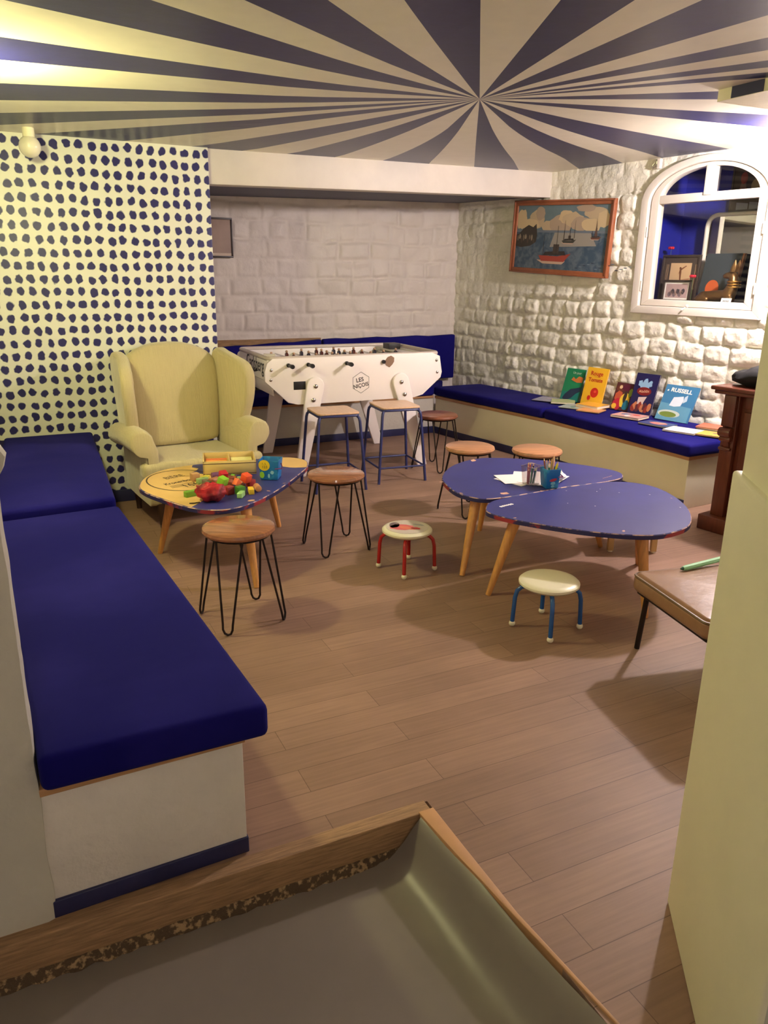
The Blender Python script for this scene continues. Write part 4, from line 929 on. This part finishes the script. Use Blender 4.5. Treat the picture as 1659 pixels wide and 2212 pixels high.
# wooden box with chalks
bx = empty('wooden_box', (1.143, 4.50, ZT), R(-13), 'shallow wooden tray box of chalks on the peeling table', 'box')
M_bw = mat('pale_box_wood', (214, 186, 118), .5, noise_amt=.06, nscale=4, stretch=(2, 14, 14)); M_ln = mat('dark_line', (78, 44, 34), .6)
b = MB(); w_, d_, h_ = .155, .125, .085
b.box(-w_, w_, -d_, d_, 0, .006, M_bw); b.box(-w_, w_, -d_, -d_+.008, 0, h_, M_bw); b.box(-w_, w_, d_-.008, d_, 0, h_, M_bw); b.box(-w_, -w_+.008, -d_, d_, 0, h_, M_bw); b.box(w_-.008, w_, -d_, d_, 0, h_, M_bw)
b.box(-w_-.0006, w_+.0006, -d_-.0006, d_+.0006, .014, .017, M_ln).box(-w_-.0006, w_+.0006, -d_-.0006, d_+.0006, .066, .069, M_ln) if False else None
for z_ in (.008, .069): b.box(-w_, w_, -d_-.0006, -d_, z_, z_+.004, M_ln); b.box(w_, w_+.0006, -d_, d_, z_, z_+.004, M_ln)
b.box(-.003, .003, -d_+.008, d_-.008, .006, h_-.004, M_bw); b.box(-w_+.008, w_-.008, -d_+.008, d_-.008, .034, .036, M_bw); b.build('tray', bx, .0015, seg=1)
chg = []
for i in range(9):
    m = [(226, 140, 60), (214, 110, 60), (236, 160, 80)][i % 3]
    o = MB().tube([(-.14, 0, 0), (-.015, 0, 0)], .009, colm(m), 10).build('chalk'); o.matrix_world = bx.matrix_basis @ T(.003, -.09+.022*i, .047+.004*(i % 2), R(4*math.sin(i*3)*.3)); tag(o, 'orange chalk stick in the left half of the wooden box', 'chalk', 'orange chalks in the wooden box')
for i in range(9):
    o = MB().tube([(.015, 0, 0), (.14, 0, 0)], .010, colm((230, 222, 150) if i % 2 else (222, 208, 128)), 10).build('chalk'); o.matrix_world = bx.matrix_basis @ T(-.003, -.09+.022*i, .049+.003*(i % 2)); tag(o, 'pale yellow chalk stick in the right half of the wooden box', 'chalk', 'pale yellow chalks in the wooden box')
# blue square pail on the peeling table
def pail(loc, rz, h, w0, w1, label, art, tin=M_kblue):
    t = empty('tin_pail', loc, rz, label, 'tin')
    M_tin = mat('blue_print_tin', (26, 112, 176), .35, col2=(60, 156, 196), nscale=18, mask=(.52, .66))
    b = MB(); r0 = [(-w0, -w0), (w0, -w0), (w0, w0), (-w0, w0)]; r1 = [(-w1, -w1), (w1, -w1), (w1, w1), (-w1, w1)]; ri = [(x*.94, y*.94) for x, y in r1]; rb = [(x*.94, y*.94) for x, y in r0]
    b.loft([[(x, y, 0) for x, y in r0], [(x, y, h) for x, y in r1], [(x, y, h) for x, y in ri], [(x, y, .004) for x, y in rb]], M_tin)
    fr_ = lambda u, v, e=.0012: (u, -(w0+(w1-w0)*v/h)-e, v)
    art(b, fr_); b.build('body', t, .002)
    MB().tube([(w1+.002, -.0, h*.78), (w1+.012, -.02, h*.66), (w1+.014, -.045, h*.60), (w1-.02, -w1-.012, h*.62)], .003, mat('handle_purple', (120, 40, 90), .4), 6).build('handle', t)
    return t
def art1(b, f):
    b.flat([p for p in blob(-.025, .088, .033, .033, 20)], colm((240, 206, 40)), f); b.text('1, 2,', .016, colm((70, 50, 40)), lambda u, v: f(u, v, .0018), -.025, .098); b.text('123', .022, colm((70, 50, 40)), lambda u, v: f(u, v, .0018), -.022, .078)
    b.flat(blob(-.040, .030, .014, .020, 14), colm((150, 206, 50)), lambda u, v: f(u, v, .0016)); b.flat(blob(.02, .045, .010, .012, 10, .3), colm((160, 210, 220)), f); b.flat(blob(.0, .025, .006, .014, 10, .3), colm((160, 210, 220)), f)
pail((1.318, 4.225, ZT), R(-30), .115, .050, .060, 'blue tin pail with yellow sticker beside the chalk box', art1)
# sheets, clear cup, blue tin with pencils on the blue table
for i, (x, y, a, sx, sy) in enumerate([(2.69, 3.62, .25, .30, .21), (2.72, 3.60, .9, .30, .21), (2.67, 3.615, -.25, .28, .20), (2.78, 3.55, .55, .30, .21)]):
    o = MB().box(-sx/2, sx/2, -sy/2, sy/2, 0, .0012, M_paper).build('paper_sheet', smooth=False); o.matrix_world = T(x, y, ZT+.0015*i, a)
    tag(o, ['white sheet of paper at the bottom of the fanned stack', 'white sheet turned crosswise in the fanned stack', 'white sheet with its corner furthest left', 'top white sheet under the pencil pots'][i], 'paper', 'paper sheets on the blue table')
b = MB(); rings = []
for k in range(9):
    ph_ = math.pi*k/8; rings.append([(lambda d, q: (d.x*.045*q, d.y*.04*q, max(.001, d.z*.026*q+.024)))(Vector((math.sin(ph_)*math.cos(a), math.sin(ph_)*math.sin(a), -math.cos(ph_))), 1+.6*noise.noise(Vector((a*1.3, k*.8, 0)))) for a in [2*math.pi*i/14 for i in range(14)]])
b.loft(rings, M_paper); o = b.build('crumpled_paper', smooth=False); o.matrix_world = T(2.845, 3.50, ZT+.0062); tag(o, 'crumpled white paper right of the pencil pots', 'paper')
cup = empty('clear_cup', (2.640, 3.480, ZT+.006), R(20), 'clear square plastic cup of pencils left of the blue tin', 'cup')
b = MB(); b.loft([[(x*.036, y*.036, 0) for x, y in ((-1, -1), (1, -1), (1, 1), (-1, 1))], [(x*.046, y*.046, .11) for x, y in ((-1, -1), (1, -1), (1, 1), (-1, 1))]], M_clear, False); b.box(-.036, .036, -.036, .036, 0, .003, M_clear); b.build('body', cup, smooth=False)
b = MB(); b.tube([(x*.046, y*.046, .11) for x, y in ((-1, -1), (1, -1), (1, 1), (-1, 1))], .0022, mat('rim_grey', (190, 180, 184), .2), 6, None, True); b.build('rim', cup)
def art2(b, f):
    b.flat(blob(.0, .050, .022, .009, 12, .3, .2), colm((196, 60, 70)), f); b.flat(blob(.0, .030, .014, .010, 10, .4), colm((120, 190, 200)), f); b.flat(blob(.0, .012, .010, .008, 10, .4), colm((120, 190, 200)), f)
tin = pail((2.715, 3.41, ZT), R(-10), .112, .036, .044, 'blue tin pot full of pencils at the edge of the blue table', art2)
def pencil(p, q, col, label, group, r=.0042, tipc=(220, 180, 130)):
    p, q = Vector(p), Vector(q); o = MB().tube([Vector((0, 0, 0)), (q-p)*.9], r, colm(col, .4), 6).build('pencil'); o.location = p
    MB().tube([(q-p)*.9, (q-p)], [r, .0008], colm(tipc), 6).build('tip', o); return tag(o, label, 'pencil', group)
cz = ZT+.012
for i, (c, dx, dy, h) in enumerate([((180, 70, 60), -.02, .01, .105), ((40, 100, 60), 0, 0, .098), ((40, 90, 56), .012, -.01, .085), ((160, 70, 60), -.03, -.01, .09), ((210, 120, 90), -.012, .02, .12), ((50, 44, 60), .02, .018, .108), ((190, 90, 70), .004, .024, .115), ((220, 214, 210), .024, -.005, .094)]):
    nm = ['red', 'green', 'dark green', 'brownish red', 'salmon', 'black', 'brick red', 'white'][i]
    pencil((2.640+dx*.8-.006, 3.480+dy*.8, cz), (2.640+dx*1.1, 3.480+dy*1.1, cz+h), c, nm+' pencil standing in the clear plastic cup', 'pencils in the clear cup')
for i, (c, dx, dy, h, r) in enumerate([((236, 214, 40), .035, -.01, .155, .0065), ((228, 226, 214), -.012, .0, .155, .006), ((40, 120, 80), -.02, -.012, .14, .005), ((212, 176, 140), .032, .02, .185, .0065), ((150, 90, 60), -.03, .02, .175, .005), ((226, 190, 70), .022, .024, .165, .004), ((40, 56, 120), .004, .018, .165, .005), ((190, 184, 170), -.006, .028, .16, .004), ((236, 160, 130), .038, .022, .165, .005)]):
    nm = ['thick yellow', 'white', 'green', 'thick pale wooden', 'brown', 'amber', 'navy', 'grey', 'pink'][i]
    pencil((2.715+dx*.3, 3.41+dy*.4, cz-.004), (2.715+dx*1.15, 3.41+dy*1.15, cz+h-.02), c, nm+' pencil standing in the blue tin pot', 'pencils in the blue tin', r)

# ------------------------------------------------------------------ books on the right bench
ZB = .4975
def book(origin, ang, lean, w_, h_, th, col, label, art=None, group='picture books leaning on the stone wall'):
    t = empty('book', origin, 0, label, 'book', group)
    U = Vector((math.cos(ang), math.sin(ang), 0)); N = Vector((U.y, -U.x, 0))     # N faces the room
    V = Vector((0, 0, 1))*math.cos(lean)-N*math.sin(lean); NN = U.cross(V)
    if NN.dot(N) < 0: NN = -NN
    f = lambda u, v, e=.0006: U*u+V*v+NN*e
    b = MB(); m = colm(col, .3)
    fbox(b, f, 0, w_, 0, h_, -.0025, 0, m); fbox(b, f, 0, w_, 0, h_, -th, -th+.0025, m); fbox(b, f, -.0025, 0, 0, h_, -th, 0, m)
    if art: art(b, f)
    b.build('cover', t, smooth=False)
    b = MB(); fbox(b, f, .0, w_-.004, .004, h_-.004, -th+.0025, -.0025, M_pages); b.build('pages', t, smooth=False); return t
aw = math.atan2(WS.y, WS.x)
def ag(b, f):
    P = lambda pts, c, e: b.flat(pts, colm(c, .3), lambda u, v: f(u, v, e))
    P([(0, .0), (.20, 0), (.20, .10), (0, .08)], (30, 120, 110), .0006)
    P([(.02, .02), (.04, .06), (.09, .11), (.15, .125), (.20, .14), (.205, .10), (.16, .075), (.12, .03), (.06, .0)], (40, 54, 78), .0010)
    P([(.07, .195), (.09, .225), (.12, .205), (.15, .235), (.20, .225), (.20, .18), (.14, .175)], (206, 120, 60), .0010); b.text('Un jour', .03, colm((210, 220, 190)), lambda u, v: f(u, v, .0012), .12, .262)
def ay(b, f):
    b.text('Rouge', .052, colm((190, 40, 20)), lambda u, v: f(u, v, .0012), .105, .282, bold=.0012); b.text('Tomate', .048, colm((190, 40, 20)), lambda u, v: f(u, v, .0012), .105, .225, bold=.0012)
    b.text('texte de', .014, colm((190, 120, 40)), lambda u, v: f(u, v, .0012), .105, .255)
    b.flat(blob(.122, .115, .042, .044, 22), colm((200, 40, 26), .3), lambda u, v: f(u, v, .001)); b.flat(blob(.128, .125, .014, .012, 12), colm((230, 80, 60), .3), lambda u, v: f(u, v, .0014))
    b.flat(blob(.075, .065, .018, .022, 16), colm((196, 40, 26), .3), lambda u, v: f(u, v, .0014)); b.flat([(.09, .075), (.10, .08), (.11, .095), (.10, .10)], colm((196, 40, 26)), lambda u, v: f(u, v, .0012))
def ad(b, f):
    for i, (u, v, rx, ry, c) in enumerate([(.05, .19, .04, .03, (110, 60, 44)), (.11, .20, .05, .03, (90, 30, 50)), (.05, .12, .04, .045, (190, 90, 60)), (.055, .05, .045, .05, (190, 40, 60)), (.12, .09, .05, .07, (226, 190, 60)), (.14, .05, .03, .045, (40, 110, 130)), (.115, .12, .018, .05, (60, 50, 40)), (.03, .03, .025, .025, (230, 180, 60)), (.16, .16, .02, .04, (140, 160, 60)), (.05, .20, .016, .016, (220, 190, 150))]):
        b.flat(blob(min(max(u, rx), .185-rx), min(max(v, ry), .235-ry), rx, ry, 14, .2), colm(c, .3), lambda u, v, k=i: f(u, v, .0008+.0002*k))
def aa(b, f_):
    f = lambda u, v, e: f_(u*1.1, v*1.1, e)
    P = lambda pts, c, e: b.flat(pts, colm(c, .3), lambda u, v: f(u, v, e))
    for i, (u, v, r) in enumerate([(.05, .235, .02), (.09, .245, .024), (.13, .24, .02), (.075, .215, .024), (.11, .21, .022)]): P(blob(u, v, r, r*1.2, 10, .5), (140, 176, 206), .0008+.0001*i)
    P(blob(.095, .178, .062, .032, 20), (120, 30, 30), .0016); b.text('Aladdin', .030, colm((230, 190, 150)), lambda u, v: f(u, v, .0019), .095, .178, rot=R(6), sx=.95)
    P([(.06, .13), (.13, .14), (.11, .09), (.12, .05), (.06, .05)], (210, 190, 180), .0010)
    for i in range(8): P(blob(.03+.02*i, .045+.02*(i % 2), .02, .03, 8, .5), [(140, 50, 40), (190, 120, 80), (90, 40, 50)][i % 3], .0012+.0001*i)
def ar(b, f_):
    f = lambda u, v, e: f_(u*1.16, v*1.04, e)
    P = lambda pts, c, e: b.flat(pts, colm(c, .3), lambda u, v: f(u, v, e))
    P([(0, 0), (.24, 0), (.24, .12), (0, .14)], (96, 150, 176), .0006); b.text('RUSSELL', .044, colm((236, 232, 222)), lambda u, v: f(u, v, .0012), .125, .245, bold=.0015, rot=R(-2)); P([(.015, .24), (.025, .25), (.03, .24), (.02, .232)], (236, 232, 222), .0012)
    P([(.07, .12), (.085, .19), (.115, .195), (.155, .205), (.165, .17), (.155, .125), (.11, .115)], (206, 216, 226), .0010); P([(.165, .20), (.185, .22), (.19, .17), (.165, .15)], (180, 200, 214), .0012)
    P(blob(.09, .055, .085, .03, 20), (190, 200, 190), .0009); P(blob(.085, .048, .065, .022, 20), (110, 130, 60), .0012)
def WP(s, off, z=ZB): return tuple(WR(s, z, off))
book(WP(1.665, .17), aw+R(3), R(17), .205, .30, .010, (30, 130, 84), 'green picture book with a whale, leaning leftmost', ag)
book(WP(1.93, .19), aw+R(3), R(14), .222, .335, .012, (236, 182, 40), 'yellow picture book with a red tomato on the cover', ay)
book(WP(2.245, .165), aw+R(2), R(20), .185, .24, .008, (84, 44, 44), 'dark colourful picture book leaning between yellow and navy books', ad)
book(WP(2.46, .20), aw+R(4), R(16), .215, .345, .014, (30, 26, 74), 'navy picture book with red oval title', aa)
book(WP(2.75, .22), aw+R(3), R(26), .29, .30, .012, (62, 120, 160), 'light blue picture book with a white pillow on the cover', ar)
def flatbook(x, y, a, w_, h_, th, z, col, label, spots=None):
    t = empty('book', (x, y, z), a, label, 'book', 'picture books lying flat on the bench'); b = MB(); m = colm(col, .35)
    b.box(-w_/2, w_/2, -h_/2, h_/2, 0, .0015, m); b.box(-w_/2, w_/2, -h_/2, h_/2, th-.0015, th, m); b.box(-w_/2-.001, -w_/2, -h_/2, h_/2, 0, th, m)
    for k, (u, v, r, c) in enumerate(spots or []): b.flat(blob(u, v, r, r*.7, 12, .5, k), colm(c, .35), lambda p, q: (p, q, th+.0006+.0001*k))
    b.build('cover', t, smooth=False); MB().box(-w_/2, w_/2-.003, -h_/2+.003, h_/2-.003, .0015, th-.0015, M_pages).build('pages', t, smooth=False); return t
flatbook(4.50, 5.78, R(-60), .20, .26, .004, ZB, (150, 150, 166), 'thin grey magazine lying flat, leftmost on the bench', [(.02, .03, .04, (190, 170, 180)), (-.05, -.06, .03, (120, 130, 150))])
flatbook(4.53, 5.585, R(-40), .21, .20, .014, ZB, (176, 184, 130), 'pale green book lying flat before the green whale book')
flatbook(4.47, 5.34, R(-62), .22, .24, .006, ZB, (170, 180, 170), 'thin pale book lying flat with faded multicoloured cover', [(.04, .02, .03, (200, 80, 80)), (-.04, .05, .04, (200, 190, 170)), (0, -.06, .035, (120, 150, 130)), (.07, -.07, .02, (206, 170, 90))])
flatbook(4.58, 5.24, R(-75), .22, .19, .024, ZB+.0085, (230, 170, 60), 'thick yellow book lying flat on top of the pile')
flatbook(4.47, 5.13, R(-62), .20, .18, .008, ZB, (216, 150, 90), 'thin orange book lying under the yellow one', [(.03, .03, .04, (230, 190, 150))])
flatbook(4.56, 4.76, R(-72), .25, .18, .018, ZB, (206, 160, 150), 'pink and white book lying flat in front of the navy book', [(.04, .03, .04, (216, 90, 80)), (-.05, .02, .04, (110, 130, 170)), (0, -.05, .035, (236, 226, 220))])
flatbook(4.53, 4.42, R(-78), .25, .16, .012, ZB, (52, 70, 120), 'flat dark blue book with pink cover picture below the pillow book', [(0, 0, .07, (196, 120, 110)), (.03, .02, .03, (220, 160, 130))])
flatbook(4.52, 4.15, R(-70), .24, .19, .012, ZB, (228, 220, 214), 'white book lying flat near the end of the bench', [(0, 0, .03, (200, 190, 200))])
flatbook(4.62, 3.96, R(-65), .22, .17, .010, ZB, (230, 176, 70), 'yellow book lying flat, nearest the end of the bench', [(.02, .01, .03, (120, 100, 90))])
flatbook(4.80, 4.10, R(-80), .20, .20, .012, ZB, (110, 110, 80), 'olive book lying flat under the salmon one')
flatbook(4.81, 4.12, R(-66), .22, .19, .010, ZB+.0125, (222, 110, 80), 'salmon red book lying flat by the wall')

# ------------------------------------------------------------------ wooden cabinet, bag, leather chair, low stool
ca_ = math.atan2(-WS.y, -WS.x)     # local +x = along wall away from viewer, local +y = into the room (left)
cb = empty('wooden_cabinet', (4.31, 3.00, 0), ca_, 'carved reddish brown wooden cabinet at the end of the book bench', 'cabinet')
MB().box(-.75, .49, -.57, .10, .10, .93, M_mahog).build('body', cb, .004)
MB().box(-.78, .545, -.60, .225, .93, .955, M_mahog).box(-.77, .53, -.59, .20, .905, .93, M_mahog).build('top', cb, .008)
MB().box(-.78, .53, -.59, .19, 0, .10, M_mahog).build('plinth', cb, .006)
for x in (.41,):
    b = MB(); b.box(x-.02, x+.07, .10, .135, .10, .90, M_mahog); b.build('pilaster', cb, .004)
    b = MB(); b.box(x-.015, x+.065, .135, .165, .70, .90, M_mahog); b.tube([(x-.015, .165, .665), (x+.065, .165, .665)], .030, M_mahog, 14); b.tube([(x-.012, .155, .62), (x+.062, .155, .62)], .018, M_mahog, 12); b.tube([(x-.015, .15, .555), (x+.065, .15, .555)], .011, M_mahog, 12); b.loft([[(x, .135, z), (x+.05, .135, z), (x+.05, .135+d_, z), (x, .135+d_, z)] for z, d_ in ((.56, .012), (.62, .03), (.66, .045))], M_mahog); b.build('scroll_bracket', cb, .003)
for x0, x1 in ((-.32, .36), (-.74, -.38)):
    b = MB(); b.box(x0, x1, .10, .112, .16, .80, M_mahog); b.box(x0+.05, x1-.05, .112, .122, .21, .75, M_mahog); d_ = b.build('door', cb, .004)
    MB().sphere((x0+.025, .125, .5), .012, mat('brass', (180, 140, 70), .3, metal=1)).build('knob', d_)
MB().box(-.74, .36, .10, .118, .82, .895, M_mahog).build('frieze', cb, .003)
b = MB(); rings = []
for k in range(10):
    ph_ = math.pi*k/9; rings.append([(lambda d, q: (d.x*.20*q, d.y*.13*q, max(0, d.z*.07*q+.062)))(Vector((math.sin(ph_)*math.cos(a), math.sin(ph_)*math.sin(a), -math.cos(ph_))), 1+.5*noise.noise(Vector((math.cos(a)*1.5, math.sin(a)*1.5, k*.4+3)))) for a in [2*math.pi*i/18 for i in range(18)]])
b.loft(rings, mat('black_cloth', (16, 14, 16), .8)); o = b.build('folded_jacket', autos=60); o.matrix_world = T(4.25, 3.30, .9555, ca_); tag(o, 'black crumpled jacket on top of the wooden cabinet', 'jacket')
# leather stool
lc = empty('padded_stool', (2.565, 2.02, 0), R(-12), 'brown leather padded seat on dark slim legs beside the foreground wall', 'stool')
MB().box(-.255, .27, -.24, .245, .285, .303, M_iron).build('seat_frame', lc, .004)
b = MB(); P = rr(-.28, .28, -.27, .27, .045, 6); P2 = inset(ccw(P), .022)
b.loft([[(x, y, .300) for x, y in inset(ccw(P), .016)], [(x, y, .318) for x, y in ccw(P)], [(x, y, .366) for x, y in ccw(P)], [(x, y, .385) for x, y in P2], [(x*.5, y*.5, .394) for x, y in P2], [(x*.04, y*.04, .395) for x, y in P2]], M_leather); b.build('seat', lc, .006, autos=60)
b = MB(); b.tube([(x, y, .372) for x, y in inset(ccw(P), .004)], .006, mat('dark_leather_piping', (108, 80, 50), .4), 6, None, True); b.build('piping', lc)
for sx, sy in ((-1, -1), (-1, 1), (1, -1), (1, 1)):
    MB().tube([(sx*.205, sy*.235, .30), (sx*.205, sy*.27, .001)], .0125, M_iron, 10).build('leg', lc)
o = MB().tube([(0, 0, 0), (.02, 0, 0), (.25, .01, .004)], [.009, .0125, .0125], colm((150, 214, 164), .4), 8).build('marker_pen', None); o.location = (2.545, 2.24, .3995); o.rotation_euler = (0, 0, R(0)); MB().tube([(-.012, 0, 0), (0, 0, 0)], [.004, .008], colm((40, 90, 60)), 8).build('tip', o)
tag(o, 'mint green felt pen lying on the leather seat', 'pen')
# low wooden stool under the blue tables
ls = empty('low_wooden_stool', (3.36, 3.42, 0), R(-28), 'low pale wooden stool half hidden beneath the blue tables', 'stool')
MB().box(-.16, .16, -.15, .15, .24, .262, M_pine).build('seat', ls, .004)
for sx in (-1, 1):
    for sy in (-1, 1):
        l = MB().box(sx*.13-.017, sx*.13+.017, sy*.12-.017, sy*.12+.017, .008, .24, mat('pale_leg_wood', (196, 164, 110), .5)).build('leg', ls, .002)
        lab(MB().lathe([(.016, 0), (.016, .008), (0, .008)], M_kwhite, 12, T(sx*.13, sy*.12, 0)).build('glide', l), 'white plastic glide')
